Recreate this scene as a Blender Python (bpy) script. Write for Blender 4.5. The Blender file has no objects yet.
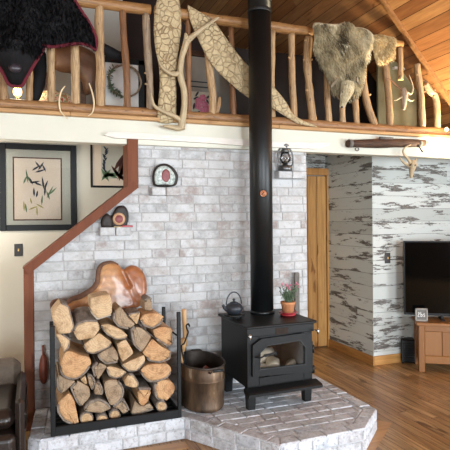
import bpy, math, random
from mathutils import Vector, Matrix, noise
from mathutils.geometry import delaunay_2d_cdt
R = random.Random(11)
COL = bpy.context.scene.collection
PI = math.pi

# ------------------------------------------------------------------ camera maths
F = 511.0; TH = math.radians(20.4); EYE = 1.6; ROLL = math.radians(0.5); HY = 219.5
RT = Vector((math.cos(TH), -math.sin(TH), 0)); FW = Vector((math.sin(TH), math.cos(TH), 0))
EYEP = Vector((0, 0, EYE))
def ray(px, py):
    a = px - 225; b = HY - py
    a2 = a*math.cos(ROLL) + b*math.sin(ROLL); b2 = b*math.cos(ROLL) - a*math.sin(ROLL)
    return FW + RT*(a2/F) + Vector((0, 0, b2/F))
def PY(px, py, y):
    d = ray(px, py); return EYEP + d*(y/d.y)
def PZ(px, py, z):
    d = ray(px, py); return EYEP + d*((z-EYE)/d.z)
def PP(px, py, p0, n):
    d = ray(px, py); return EYEP + d*((Vector(p0)-EYEP).dot(n)/d.dot(n))

# ------------------------------------------------------------------ mesh builder
class MB:
    def __init__(s):
        s.v = []; s.f = []; s.r = []; s.m = []; s.s = []; s.a = {}
        s.M = None
    def add(s, vs, fs, rnd=None, mi=0, sm=False, att=None):
        o = len(s.v)
        for k, p in enumerate(vs):
            p = Vector(p)
            s.v.append(s.M @ p if s.M else p)
            if att: s.a[o+k] = att[k]
        r = R.random() if rnd is None else rnd
        for f in fs:
            s.f.append([o+i for i in f]); s.r.append(r); s.m.append(mi); s.s.append(sm)
    def box(s, a, b, rnd=None, mi=0, bev=0.0, M=None):
        x0, y0, z0 = [min(a[i], b[i]) for i in range(3)]; x1, y1, z1 = [max(a[i], b[i]) for i in range(3)]
        if bev <= 0:
            vs = [(x, y, z) for x in (x0, x1) for y in (y0, y1) for z in (z0, z1)]
            fs = [(0,1,3,2),(4,6,7,5),(0,4,5,1),(2,3,7,6),(0,2,6,4),(1,5,7,3)]
        else:
            c = min(bev, (x1-x0)/2.01, (y1-y0)/2.01, (z1-z0)/2.01)
            lo = (x0, y0, z0); hi = (x1, y1, z1); vs = []; idx = {}
            for sx in (0, 1):
                for sy in (0, 1):
                    for sz in (0, 1):
                        sg = (sx, sy, sz)
                        for ax in range(3):
                            p = [(hi[i] if sg[i] else lo[i]) for i in range(3)]
                            for i in range(3):
                                if i != ax: p[i] += -c if sg[i] else c
                            idx[(sx, sy, sz, ax)] = len(vs); vs.append(tuple(p))
            fs = []
            for ax in range(3):
                o1, o2 = [i for i in range(3) if i != ax]
                for sd in (0, 1):
                    q = []
                    for e in ((0,0),(1,0),(1,1),(0,1)):
                        k = [0,0,0]; k[ax] = sd; k[o1] = e[0]; k[o2] = e[1]
                        q.append(idx[(k[0],k[1],k[2],ax)])
                    fs.append(q)
                for e in ((0,0),(0,1),(1,0),(1,1)):
                    q = []
                    for sd in (0,1):
                        k = [0,0,0]; k[ax] = sd; k[o1] = e[0]; k[o2] = e[1]
                        q.append([idx[(k[0],k[1],k[2],o1)], idx[(k[0],k[1],k[2],o2)]])
                    fs.append([q[0][0], q[0][1], q[1][1], q[1][0]])
            for sx in (0,1):
                for sy in (0,1):
                    for sz in (0,1):
                        fs.append([idx[(sx,sy,sz,i)] for i in range(3)])
        if M: vs = [M @ Vector(p) for p in vs]
        s.add(vs, fs, rnd, mi)
    def tube(s, pts, rad, n=10, rnd=None, mi=0, cap=True, jit=0.0, mc=None, flat=1.0):
        pts = [Vector(p) for p in pts]; m = len(pts)
        if not isinstance(rad, (list, tuple)): rad = [rad]*m
        sd = R.random()*50; vs = []; att = []; L = 0
        up = None
        for i, p in enumerate(pts):
            t = (pts[min(i+1, m-1)] - pts[max(i-1, 0)]).normalized()
            if up is None:
                up = Vector((0, 1, 0)) if abs(t.y) < .9 else Vector((1, 0, 0))
            u = (up - t*up.dot(t)).normalized(); w = t.cross(u); up = u
            if i: L += (p-pts[i-1]).length
            for k in range(n):
                a = 2*PI*k/n
                rr = rad[i]
                if jit: rr *= 1 + jit*noise.noise((math.cos(a)*1.3+sd, math.sin(a)*1.3, L*7))
                vs.append(p + u*math.cos(a)*rr*flat + w*math.sin(a)*rr)
                att.append((math.cos(a)*rr, math.sin(a)*rr, L + sd))
        fs = []
        for i in range(m-1):
            for k in range(n):
                k2 = (k+1) % n
                fs.append((i*n+k, i*n+k2, (i+1)*n+k2, (i+1)*n+k))
        r = R.random() if rnd is None else rnd
        s.add(vs, fs, r, mi, True, att)
        if cap:
            o = len(s.v) - len(vs)
            for q in ([o+k for k in range(n)][::-1], [o+(m-1)*n+k for k in range(n)]):
                s.f.append(q); s.r.append(r); s.m.append(mi if mc is None else mc); s.s.append(False)
    def lathe(s, prof, c=(0,0,0), n=24, rnd=None, mi=0, M=None, sx=1, sy=1, sm=True):
        c = Vector(c); vs = []; m = len(prof)
        for (r, z) in prof:
            for k in range(n):
                a = 2*PI*k/n; p = Vector((r*math.cos(a)*sx, r*math.sin(a)*sy, z))
                if M: p = M @ p
                vs.append(c + p)
        fs = [(i*n+k, i*n+(k+1) % n, (i+1)*n+(k+1) % n, (i+1)*n+k) for i in range(m-1) for k in range(n)]
        r0 = R.random() if rnd is None else rnd
        s.add(vs, fs, r0, mi, sm)
        o = len(s.v) - len(vs)
        if prof[0][0] > 1e-4: s.f.append([o+k for k in range(n)][::-1]); s.r.append(r0); s.m.append(mi); s.s.append(False)
        if prof[-1][0] > 1e-4: s.f.append([o+(m-1)*n+k for k in range(n)]); s.r.append(r0); s.m.append(mi); s.s.append(False)
    def ball(s, c, r, n=14, M=None, rnd=None, mi=0):
        if not isinstance(r, (list, tuple)): r = (r, r, r)
        h = n//2+1
        T = Matrix.Diagonal((r[0], r[1], r[2])).to_3x3()
        if M: T = M.to_3x3() @ T
        s.lathe([(max(math.sin(PI*i/h), 1e-5), -math.cos(PI*i/h)) for i in range(h+1)], c, n, rnd, mi, T)
    def prism(s, poly, fn, d0, d1, rnd=None, mi=0, mside=None):
        """poly: 2D points; fn(x,y,d)->3D; from depth d0 to d1"""
        n = len(poly); vs = [fn(p[0], p[1], d0) for p in poly] + [fn(p[0], p[1], d1) for p in poly]
        r = R.random() if rnd is None else rnd
        s.add(vs, [list(range(n)), list(range(n, 2*n))[::-1]], r, mi)
        o = len(s.v)-2*n
        for i in range(n):
            j = (i+1) % n
            s.f.append([o+i, o+n+i, o+n+j, o+j]); s.r.append(r); s.m.append(mi if mside is None else mside); s.s.append(False)
    def build(s, name, mats, parent=None, origin=None):
        if parent is not None: org = ORG[parent.name]
        else:
            if origin is None:
                xs = [p.x for p in s.v]; ys = [p.y for p in s.v]; zs = [p.z for p in s.v]
                org = Vector(((min(xs)+max(xs))/2, (min(ys)+max(ys))/2, min(zs)))
            else: org = Vector(origin)
        me = bpy.data.meshes.new(name)
        me.from_pydata([p-org for p in s.v], [], s.f)
        if not isinstance(mats, (list, tuple)): mats = [mats]
        for m in mats: me.materials.append(m)
        me.polygons.foreach_set('material_index', s.m)
        me.polygons.foreach_set('use_smooth', s.s)
        a = me.attributes.new('rnd', 'FLOAT', 'FACE'); a.data.foreach_set('value', s.r)
        if s.a:
            a = me.attributes.new('ring', 'FLOAT_VECTOR', 'POINT')
            buf = []
            for i in range(len(s.v)): buf += list(s.a.get(i, (0, 0, 0)))
            a.data.foreach_set('vector', buf)
        import bmesh
        bm = bmesh.new(); bm.from_mesh(me); bmesh.ops.recalc_face_normals(bm, faces=bm.faces); bm.to_mesh(me); bm.free()
        me.update()
        o = bpy.data.objects.new(name, me); COL.objects.link(o)
        if parent is not None: o.parent = parent
        else: o.location = org
        ORG[o.name] = org
        return o
ORG = {}
def tag(o, label, cat=None, group=None, kind=None):
    o['label'] = label
    if cat: o['category'] = cat
    if group: o['group'] = group
    if kind: o['kind'] = kind
    return o
def thing(name, loc, label, cat, group=None):
    o = bpy.data.objects.new(name, None); o.empty_display_size = .05; COL.objects.link(o); o.location = loc
    ORG[o.name] = Vector(loc)
    return tag(o, label, cat, group)
def struct(o):
    o['kind'] = 'structure'; return o
def smooth(poly, it=2, c=.22):
    for _ in range(it):
        q = []
        for i in range(len(poly)):
            a = poly[i]; b = poly[(i+1) % len(poly)]
            q.append((a[0]*(1-c)+b[0]*c, a[1]*(1-c)+b[1]*c)); q.append((a[0]*c+b[0]*(1-c), a[1]*c+b[1]*(1-c)))
        poly = q
    return poly
def spline(pts, per=6):
    pts = [Vector(p) for p in pts]; out = []
    for i in range(len(pts)-1):
        p0 = pts[max(i-1, 0)]; p1 = pts[i]; p2 = pts[i+1]; p3 = pts[min(i+2, len(pts)-1)]
        for k in range(per):
            t = k/per
            out.append(.5*((2*p1)+(p2-p0)*t+(2*p0-5*p1+4*p2-p3)*t*t+(3*p1-p0-3*p2+p3)*t**3))
    out.append(pts[-1]); return out
def lerpr(a, n): # resample list of radii to n values
    o = []
    for i in range(n):
        t = i/(n-1)*(len(a)-1); k = min(int(t), len(a)-2); o.append(a[k]+(a[k+1]-a[k])*(t-k))
    return o
def sheet(mb, poly, fn, sp, T, w, Tb=0.004, nz=0.0, nf=8, rnd=None, mi=0, sm=True, hf=None, mback=None):
    """pillow-shaped solid with the outline poly. fn(x,y,d): d towards the viewer"""
    n = len(poly); pts = [Vector((p[0], p[1])) for p in poly]
    xs = [p.x for p in pts]; ys = [p.y for p in pts]
    def inside(q):
        c = False
        for i in range(n):
            a = pts[i]; b = pts[i-1]
            if (a.y > q.y) != (b.y > q.y) and q.x < (b.x-a.x)*(q.y-a.y)/(b.y-a.y)+a.x: c = not c
        return c
    def dist(q):
        m = 9
        for i in range(n):
            a = pts[i-1]; d = pts[i]-a; t = max(0, min(1, (q-a).dot(d)/max(d.length_squared, 1e-12)))
            m = min(m, (a+d*t-q).length)
        return m
    ins = []
    x = min(xs)+sp/2; row = 0
    while x < max(xs):
        y = min(ys)+sp/2*(row % 2)
        while y < max(ys):
            q = Vector((x+R.uniform(-.15, .15)*sp, y+R.uniform(-.15, .15)*sp))
            if inside(q):
                d = dist(q)
                if d > .35*sp: ins.append((q, d))
            y += sp
        x += sp*.87; row += 1
    allp = pts+[q for q, d in ins]
    res = delaunay_2d_cdt(allp, [(i, (i+1) % n) for i in range(n)], [], 1, 1e-6)
    V, Fc = res[0], res[2]
    dd = []
    for q in V: dd.append(dist(Vector(q)))
    sd = R.random()*30
    vs = []; att = []
    for q, d in zip(V, dd):
        t = min(d/w, 1); h = math.sqrt(max(0, 1-(1-t)**2))
        z = T*h + nz*t*noise.noise((q[0]*nf+sd, q[1]*nf, sd)) + nz*.5*t*noise.noise((q[0]*nf*2.3+sd, q[1]*nf*2.3, sd))
        if hf: z += hf(q[0], q[1])*min(1, d/(w*.5))
        vs.append(fn(q[0], q[1], z)); att.append((q[0], q[1], d))
    m = len(V)
    back = []
    for q, d in zip(V, dd): back.append(fn(q[0], q[1], -Tb*min(1, d/.004+.2))); att.append((q[0], q[1], d))
    r = R.random() if rnd is None else rnd
    mb.add(vs+back, list(Fc), r, mi, sm, att)
    o = len(mb.v)-2*m
    for f in Fc: mb.f.append([o+m+i for i in f][::-1]); mb.r.append(r); mb.m.append(mi if mback is None else mback); mb.s.append(sm)
    ec = {}
    for f in Fc:
        for i in range(len(f)): ec[(f[i], f[(i+1) % len(f)])] = 1
    for (a, b) in ec:
        if (b, a) not in ec: mb.f.append([o+a, o+m+a, o+m+b, o+b]); mb.r.append(r); mb.m.append(mi if mback is None else mback); mb.s.append(sm)
    return [(Vector(vs[f[0]]), Vector(vs[f[1]]), Vector(vs[f[2]])) for f in Fc]

# ------------------------------------------------------------------ materials
def lin(h):
    h = h.lstrip('#'); o = []
    for i in (0, 2, 4):
        c = int(h[i:i+2], 16)/255; o.append(c/12.92 if c <= .04045 else ((c+.055)/1.055)**2.4)
    return (*o, 1)
class NT:
    def __init__(s, name):
        s.m = bpy.data.materials.new(name); s.m.use_nodes = True; s.t = s.m.node_tree; s.t.nodes.clear()
        s.out = s.n('ShaderNodeOutputMaterial'); s.b = s.n('ShaderNodeBsdfPrincipled'); s.l(s.b, 'BSDF', s.out, 'Surface')
    def n(s, t, **k):
        x = s.t.nodes.new(t)
        for a, b in k.items(): setattr(x, a, b)
        return x
    def l(s, a, ao, b, bi): s.t.links.new(a.outputs[ao], b.inputs[bi])
    def attr(s, n): return s.n('ShaderNodeAttribute', attribute_name=n)
    def ramp(s, stops, src=None, so=0, interp='LINEAR'):
        r = s.n('ShaderNodeValToRGB'); e = r.color_ramp; e.interpolation = interp
        while len(e.elements) < len(stops): e.elements.new(.5)
        for i, (p, c) in enumerate(stops):
            e.elements[i].position = p; e.elements[i].color = lin(c) if isinstance(c, str) else (c, c, c, 1)
        if src is not None: s.l(src, so, r, 'Fac')
        return r
    def noise(s, scale, detail=4, rough=.6, vec=None, vo=0, dist=0):
        x = s.n('ShaderNodeTexNoise'); x.inputs['Scale'].default_value = scale; x.inputs['Detail'].default_value = detail
        x.inputs['Roughness'].default_value = rough; x.inputs['Distortion'].default_value = dist
        if vec is not None: s.l(vec, vo, x, 'Vector')
        return x
    def mapping(s, sc, src=None, so='Object'):
        m = s.n('ShaderNodeMapping'); m.inputs['Scale'].default_value = sc
        if src is None: src = s.n('ShaderNodeTexCoord')
        s.l(src, so, m, 'Vector'); return m
    def mix(s, a, ao, b, bo, f, fo=0, mode='MIX'):
        x = s.n('ShaderNodeMix', data_type='RGBA', blend_type=mode)
        if isinstance(f, (int, float)): x.inputs[0].default_value = f
        else: s.l(f, fo, x, 0)
        for k, (c, o) in ((6, (a, ao)), (7, (b, bo))):
            if isinstance(c, str): x.inputs[k].default_value = lin(c)
            else: s.t.links.new(c.outputs[o], x.inputs[k])
        return x
    def color(s, a, ao=0): s.t.links.new(a.outputs[ao], s.b.inputs['Base Color'])
    def bump(s, a, ao=0, st=.3, d=.005):
        x = s.n('ShaderNodeBump'); x.inputs['Strength'].default_value = st; x.inputs['Distance'].default_value = d
        s.l(a, ao, x, 'Height'); s.l(x, 0, s.b, 'Normal'); return x
    def set(s, **k):
        for a, b in k.items(): s.b.inputs[a.replace('_', ' ')].default_value = b
        return s
    def math(s, op, a, b=None, ao=0, bo=0):
        x = s.n('ShaderNodeMath', operation=op)
        for i, (c, o) in enumerate(((a, ao), (b, bo))):
            if c is None: continue
            if isinstance(c, (int, float)): x.inputs[i].default_value = c
            else: s.l(c, o, x, i)
        return x
    def offs(s, k=40):   # object coords shifted per face
        tc = s.n('ShaderNodeTexCoord'); a = s.attr('rnd')
        m = s.n('ShaderNodeVectorMath', operation='SCALE'); m.inputs['Scale'].default_value = k
        c = s.n('ShaderNodeCombineXYZ')
        for i in range(3): s.l(a, 'Fac', c, i)
        s.l(c, 0, m, 0)
        ad = s.n('ShaderNodeVectorMath', operation='ADD'); s.l(tc, 'Object', ad, 0); s.l(m, 0, ad, 1)
        return ad, a
def plain(name, c1, c2=None, rough=.6, metal=0, scale=20, bump=.1, spec=.5, sc=(1, 1, 1), stops=None):
    t = NT(name); t.set(Roughness=rough, Metallic=metal, Specular_IOR_Level=spec)
    m = t.mapping(sc); n = t.noise(scale, 5, .65, m)
    r = t.ramp(stops or [(.3, c1), (.7, c2 or c1)], n); t.color(r)
    if bump: t.bump(n, 0, bump, .003)
    return t.m
def mat_brick():
    t = NT('whitewashed_brick'); v, a = t.offs(30)
    base = t.ramp([(0, '#b3b2b0'), (.25, '#979797'), (.5, '#bdbcbb'), (.7, '#a8a29e'), (.86, '#978a84'), (1, '#a2a4a7')], a, 'Fac')
    n = t.noise(9, 6, .7, v); f = t.ramp([(.38, 0.0), (.62, 1.0)], n)
    w = t.mix(base, 0, '#c3c4c5', 0, f); w.inputs[0].default_value = .5
    n2 = t.noise(35, 5, .7, v); f2 = t.ramp([(.30, .5), (.44, 0.0)], n2)
    c = t.mix(w, 2, '#77726f', 0, f2); t.color(c, 2); t.set(Roughness=.85)
    t.bump(n2, 0, .5, .006); return t.m
def mat_hearth():
    t = NT('hearth_brick'); v, a = t.offs(30)
    base = t.ramp([(0, '#bebec1'), (.2, '#8a8785'), (.4, '#aeaeb1'), (.55, '#93898a'), (.7, '#c1c3c9'), (.85, '#9a928e'), (1, '#a3a9b3')], a, 'Fac')
    n = t.noise(7, 6, .75, v); f = t.ramp([(.38, 0.0), (.58, .85)], n)
    w = t.mix(base, 0, '#cfd1d6', 0, f)
    n2 = t.noise(45, 5, .7, v); f2 = t.ramp([(.34, .6), (.48, 0.0)], n2)
    c = t.mix(w, 2, '#6d6764', 0, f2); t.color(c, 2); t.set(Roughness=.7)
    t.bump(n2, 0, .5, .006); return t.m
def mat_shiplap():
    t = NT('distressed_shiplap'); v, a = t.offs(25)
    base = t.ramp([(0, '#b9bdb9'), (.5, '#c6cac6'), (1, '#aeb2ae')], a, 'Fac')
    def sc(x, y, z, scale, det, ro, dist=0):
        m = t.n('ShaderNodeMapping'); m.inputs['Scale'].default_value = (x, y, z); t.l(v, 0, m, 'Vector')
        return t.noise(scale, det, ro, m, 0, dist)
    big = sc(2.3, 2.3, 13, 1.0, 2, .6)          # where paint is worn off
    fine = sc(8, 8, 48, 1.5, 6, .8, .5)        # torn edges
    s = t.math('ADD', t.math('MULTIPLY', big, 1.0), t.math('MULTIPLY', fine, .75))
    f = t.ramp([(.985/1.0 if False else .97, 0.0), (1.0, 1.0)], None)
    ss = t.math('MULTIPLY', s, 1.0); f = t.ramp([(.945, 0.0), (.97, 1.0)], t.math('ADD', ss, .0))
    col = t.ramp([(.3, '#3f3a36'), (.55, '#6a6560'), (.75, '#8a857e')], sc(14, 14, 80, 1.5, 4, .6))
    f2 = t.ramp([(.60, 0.0), (.72, .35)], sc(3, 3, 60, 1.5, 4, .6))
    b2 = t.mix(base, 0, '#97948e', 0, f2)
    c = t.mix(b2, 2, col, 0, f); t.color(c, 2); t.set(Roughness=.75); t.bump(fine, 0, .15, .003); return t.m
def mat_planks(name, stops, axis, rough=.35, dark='#5a3413', spec=.5, streak=.6, grain=1.0, knot=.66):
    t = NT(name); v, a = t.offs(30)
    base = t.ramp(stops, a, 'Fac')
    sc = [16*grain]*3; sc[axis] = 1.0
    m = t.n('ShaderNodeMapping'); m.inputs['Scale'].default_value = sc; t.l(v, 0, m, 'Vector')
    n = t.noise(2.2, 6, .65, m, 0, .6); f = t.ramp([(.35, streak), (.62, 0.0)], n)
    m2 = t.n('ShaderNodeMapping'); s2 = [5]*3; s2[axis] = 1.6; m2.inputs['Scale'].default_value = s2; t.l(v, 0, m2, 'Vector')
    n2 = t.noise(2.0, 3, .5, m2); f2 = t.ramp([(knot, 0.0), (knot+.06, .85)], n2)
    c = t.mix(base, 0, dark, 0, f); c2 = t.mix(c, 2, dark, 0, f2); t.color(c2, 2)
    t.set(Roughness=rough, Specular_IOR_Level=spec); t.bump(n, 0, .12, .002); return t.m
def mat_pole(name, stops, dark, rough=.5):
    """peeled log: grain follows the tube's own axis, kept in the 'ring' attribute"""
    t = NT(name); a = t.attr('ring'); r = t.attr('rnd')
    base = t.ramp(stops, r, 'Fac')
    m = t.n('ShaderNodeMapping'); m.inputs['Scale'].default_value = (60, 60, 5); t.l(a, 'Vector', m, 'Vector')
    n = t.noise(1.6, 6, .7, m, 0, .5); f = t.ramp([(.36, .75), (.58, 0.0)], n)
    m2 = t.n('ShaderNodeMapping'); m2.inputs['Scale'].default_value = (28, 28, 14); t.l(a, 'Vector', m2, 'Vector')
    n2 = t.noise(1.3, 2, .5, m2); f2 = t.ramp([(.66, 0.0), (.72, .8)], n2)
    c = t.mix(base, 0, dark, 0, f); c2 = t.mix(c, 2, dark, 0, f2); t.color(c2, 2); t.set(Roughness=rough)
    t.bump(n, 0, .35, .004); return t.m
def mat_endgrain(name, light, mid, dark):
    t = NT(name); a = t.attr('ring'); r = t.attr('rnd')
    sep = t.n('ShaderNodeSeparateXYZ'); t.l(a, 'Vector', sep, 0)
    cmb = t.n('ShaderNodeCombineXYZ'); t.l(sep, 0, cmb, 0); t.l(sep, 1, cmb, 1)
    ln = t.n('ShaderNodeVectorMath', operation='LENGTH'); t.l(cmb, 0, ln, 0)
    n = t.noise(14, 4, .6, a, 'Vector')
    d = t.math('ADD', t.math('MULTIPLY', ln, 1.0, 'Value'), t.math('MULTIPLY', n, .045))
    w = t.math('SINE', t.math('MULTIPLY', d, 420.0))
    w2 = t.math('MULTIPLY_ADD', w, .5); w2.inputs[2].default_value = .5
    heart = t.ramp([(.05, mid), (.5, light)], t.math('MULTIPLY', d, 6.0))
    c = t.mix(heart, 0, dark, 0, t.math('MULTIPLY', w2, .26))
    n3 = t.noise(22, 5, .7, a, 'Vector'); f3 = t.ramp([(.36, .55), (.52, 0.0)], n3)
    c2 = t.mix(c, 2, dark, 0, f3)
    at = t.n('ShaderNodeVectorMath'); 
    n4 = t.noise(240, 3, .6, a, 'Vector'); c3 = t.mix(c2, 2, '#2a1a10', 0, t.ramp([(.3, .5), (.45, 0.0)], n4))
    t.color(c3, 2); t.set(Roughness=.8)
    t.bump(t.math('ADD', t.math('MULTIPLY', n3, 1.0), t.math('MULTIPLY', w2, .15)), 0, .5, .006); return t.m
def mat_emit(name, col, st):
    t = NT(name); t.set(Base_Color=lin(col), Emission_Color=lin(col), Emission_Strength=st); return t.m
def mat_glass(name, tint=.9, rough=.0):
    t = NT(name); tr = t.n('ShaderNodeBsdfTransparent'); tr.inputs[0].default_value = (tint, tint, tint, 1)
    g = t.n('ShaderNodeBsdfGlossy'); g.inputs['Roughness'].default_value = rough
    fr = t.n('ShaderNodeFresnel'); fr.inputs[0].default_value = 1.5
    mx = t.n('ShaderNodeMixShader'); t.l(fr, 0, mx, 0); t.l(tr, 0, mx, 1); t.l(g, 0, mx, 2); t.l(mx, 0, t.out, 'Surface'); return t.m
def mat_etched():
    t = NT('gallery_etched_wood'); a = t.attr('ring')
    n = t.noise(9, 3, .6, a, 'Vector')
    ad = t.n('ShaderNodeVectorMath', operation='ADD'); sc = t.n('ShaderNodeVectorMath', operation='SCALE'); sc.inputs['Scale'].default_value = .05
    t.l(n, 'Color', sc, 0); t.l(a, 'Vector', ad, 0); t.l(sc, 0, ad, 1)
    m = t.n('ShaderNodeMapping'); m.inputs['Scale'].default_value = (1, 1, 0); t.l(ad, 0, m, 'Vector')
    v = t.n('ShaderNodeTexVoronoi', feature='DISTANCE_TO_EDGE'); v.inputs['Scale'].default_value = 19; t.l(m, 0, v, 'Vector')
    g = t.ramp([(.0, 0.0), (.04, .5), (.10, 1.0)], v, 'Distance')
    n2 = t.noise(28, 5, .7, a, 'Vector'); base = t.ramp([(.3, '#a38d69'), (.7, '#c6b38d')], n2)
    n3 = t.noise(5, 2, .5, a, 'Vector'); f = t.math('MULTIPLY', t.ramp([(.4, .25), (.6, .85)], n3), t.math('SUBTRACT', 1.0, g))
    c = t.mix(base, 0, '#6f5738', 0, f); t.color(c, 2); t.set(Roughness=.75)
    t.bump(t.math('ADD', t.math('MULTIPLY', g, .7), t.math('MULTIPLY', n2, .6)), 0, .9, .010); return t.m

M = {}
M['brick'] = mat_brick(); M['hearth'] = mat_hearth()
M['mortar'] = plain('pale_mortar', '#9a9896', '#b2b0ae', .9, scale=40, bump=.3)
M['hmortar'] = plain('grey_mortar', '#a5a5a7', '#c2c3c6', .9, scale=40, bump=.3)
M['shiplap'] = mat_shiplap()
M['floor'] = mat_planks('oak_floor', [(0, '#ad8557'), (.3, '#bc9463'), (.6, '#a47a4d'), (.8, '#c59f70'), (1, '#987044')], 1, .28, '#5c381c', .5, .85)
M['floorx'] = mat_planks('oak_floor_border', [(0, '#b5834c'), (1, '#bd9059')], 0, .3, '#7a4c22', .5, .45)
M['cedar'] = mat_planks('cedar_ceiling', [(0, '#ab784a'), (.25, '#93603a'), (.5, '#b88958'), (.75, '#875834'), (1, '#a4774c')], 1, .45, '#552c15', .4, .45)
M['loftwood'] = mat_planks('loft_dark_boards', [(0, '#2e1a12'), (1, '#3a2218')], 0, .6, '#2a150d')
M['pine'] = mat_planks('knotty_pine', [(0, '#c28f52'), (.5, '#cf9d5e'), (1, '#b98347')], 2, .4, '#7a4a20', .5, .5, 1.0, .6)
M['pine_trim'] = mat_planks('pine_trim', [(0, '#b9854a'), (1, '#c99757')], 0, .45, '#7d4e23', .5, .5)
M['ledgeboard'] = mat_planks('ledge_board', [(0, '#b58a58'), (1, '#c09765')], 0, .5, '#80562c', .5, .5)
M['oak'] = mat_planks('oak_cabinet', [(0, '#855526'), (1, '#926131')], 2, .45, '#7a4d25', .5, .4)
M['oakx'] = mat_planks('oak_cabinet_top', [(0, '#855526'), (1, '#926131')], 0, .4, '#7a4d25', .5, .4)
M['redrail'] = mat_planks('stained_rail', [(0, '#6f3d25'), (1, '#7b482e')], 2, .55, '#4f2414', .2, .35)
M['cream'] = plain('cream_paint', '#cbc9ba', '#d0cebf', .6, scale=4, bump=.03)
M['hallpaint'] = plain('hall_paint', '#d5ccb8', '#d9d1be', .7, scale=4, bump=.03)
M['greywall'] = plain('loft_grey_paint', '#9a9890', '#a3a199', .7, scale=3, bump=.02)
M['roomwall'] = plain('room_paint', '#d8d2c4', '#dcd6c8', .7, scale=3, bump=.02)
M['shadepanel'] = plain('loft_painted_shade', '#140d0a', '#1f1510', .8, scale=6, bump=.05)  # near-black colour that paints the shade of the unlit loft
M['rearwall'] = plain('rear_wood_paint', '#6b4c33', '#7a583b', .7, scale=3, bump=.02)
M['whiteboard'] = plain('whitewashed_board', '#cfc8be', '#e2ddd5', .7, scale=8, sc=(1, 1, 12), bump=.2)
POLE = [(0, '#b99870'), (.35, '#ab8860'), (.7, '#c2a47c'), (1, '#9c7a54')]
M['pole'] = mat_pole('peeled_log', POLE, '#63452b', .6)
M['poledark'] = mat_pole('dark_peeled_log', [(0, '#7d5433'), (1, '#8b6240')], '#45291a')
M['polegrey'] = mat_pole('grey_weathered_log', [(0, '#94806a'), (1, '#a5917a')], '#5f4a38')
M['poleend'] = plain('cut_pole_end', '#b98f5a', '#cfa873', .8, scale=60)
M['bone'] = mat_pole('antler', [(0, '#b3a07f'), (1, '#c0ad8b')], '#806c4e', .6)
M['etched'] = mat_etched()
M['bark'] = plain('log_bark', '#574a40', '#93867a', .95, scale=30, bump=1.0, sc=(1, .35, 1))
M['barkpale'] = plain('pale_bark', '#8d8273', '#bdb3a3', .9, scale=40, bump=.6, sc=(1, .4, 1))
M['endL'] = mat_endgrain('cut_wood_tan', '#c9ab86', '#b58e64', '#82623f')
M['endO'] = mat_endgrain('cut_wood_orange', '#c49a6e', '#b37c4e', '#7d5232')
M['endG'] = mat_endgrain('cut_wood_grey', '#a58d72', '#8d7156', '#5c4936')
M['black'] = plain('black_steel', '#0d0e0f', '#151617', .5, .0, 30, .08, .25)
M['stove'] = plain('stove_black_iron', '#101112', '#1a1a1a', .45, .0, 60, .1, .28)
M['pipe'] = plain('pipe_black', '#0d0f10', '#131516', .38, .0, 4, 0, .4)
M['seam'] = plain('pipe_seam', '#1a1b1c', '#222425', .5, .2, 30, 0)
M['chrome'] = plain('bright_steel', '#b9b9b5', '#d5d5d2', .25, 1, 10, 0)
M['soot'] = plain('firebox_soot', '#1e1611', '#3a2920', .95, 0, 12, .3)
M['ash'] = plain('ashy_log', '#c9b394', '#f2ead9', .9, 0, 9, .5)
M['glass'] = mat_glass('clear_glass', .93)
M['stoveglass'] = mat_glass('stove_glass', .88, .02)
M['copper'] = plain('tarnished_copper', '#33291f', '#7d6550', .55, .4, 9, .15, .5, (1, 1, .3), [(.3, '#30261d'), (.5, '#5f4a38'), (.62, '#7a6048'), (.7, '#b5a58f')])
M['copperdark'] = plain('tarnished_inside', '#3b3430', '#5b524a', .5, .6, 9, .15)
M['lanternsteel'] = plain('grey_lantern_steel', '#4c4c4c', '#7b7b79', .35, .8, 20, .05)
M['iron'] = plain('kettle_iron', '#20242b', '#2b3038', .45, .1, 60, .25)
M['terracotta'] = plain('terracotta', '#b5764c', '#c98b5f', .8, 0, 20, .1)
M['redglaze'] = plain('red_glaze', '#8e2129', '#a53038', .35, 0, 10, .02)
M['soil'] = plain('soil', '#2a1d14', '#3d2b1e', 1, 0, 60, .5)
M['leaf'] = plain('plant_leaf', '#44583f', '#6f8266', .6, 0, 30, 0)
M['pink'] = plain('pink_bloom', '#b8566f', '#d98aa0', .6, 0, 60, 0)
M['greystick'] = plain('weathered_stick', '#57524e', '#7f7972', .8, 0, 12, .4, .3, (12, 12, 1))
M['handle'] = plain('ash_handle', '#b98e5d', '#cfa777', .5, 0, 8, .1, .5, (8, 8, 1))
M['leather'] = plain('dark_leather', '#1d1613', '#2a201b', .3, 0, 40, .15, .6)
M['leatherback'] = plain('brown_suede', '#51453a', '#64574a', .8, 0, 30, .1)
M['redleather'] = plain('red_brown_leather', '#5c2a1c', '#7d3e29', .45, 0, 15, .15)
M['saddle'] = plain('loft_brown_leather', '#4a3020', '#6b4a33', .55, 0, 8, .15)
M['burl'] = None
M['bearfur'] = plain('black_fur', '#070608', '#0d0c10', .8, 0, 40, .5, .3)
M['redfelt'] = plain('red_felt', '#4f0f1b', '#651626', .9, 0, 50, .1)
M['nose'] = plain('nose_leather', '#232026', '#38333b', .35, 0, 40, .2)
M['wool'] = plain('pale_hide', '#bda375', '#dcc89c', .9, 0, 40, .6)
M['hide'] = plain('coyote_hide', '#b0a384', '#d8ccac', .9, 0, 18, .6)
M['earhide'] = plain('coyote_ear', '#6a5d4b', '#8d7f69', .9, 0, 30, .4)
M['tv'] = plain('tv_screen', '#040505', '#050606', .06, 0, 3, 0, .3)
M['plastic'] = plain('black_plastic', '#0b0b0c', '#121213', .4, 0, 30, .03, .25)
M['mat'] = plain('mat_board', '#cac6b4', '#d0ccbb', .8, 0, 10, 0)
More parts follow.
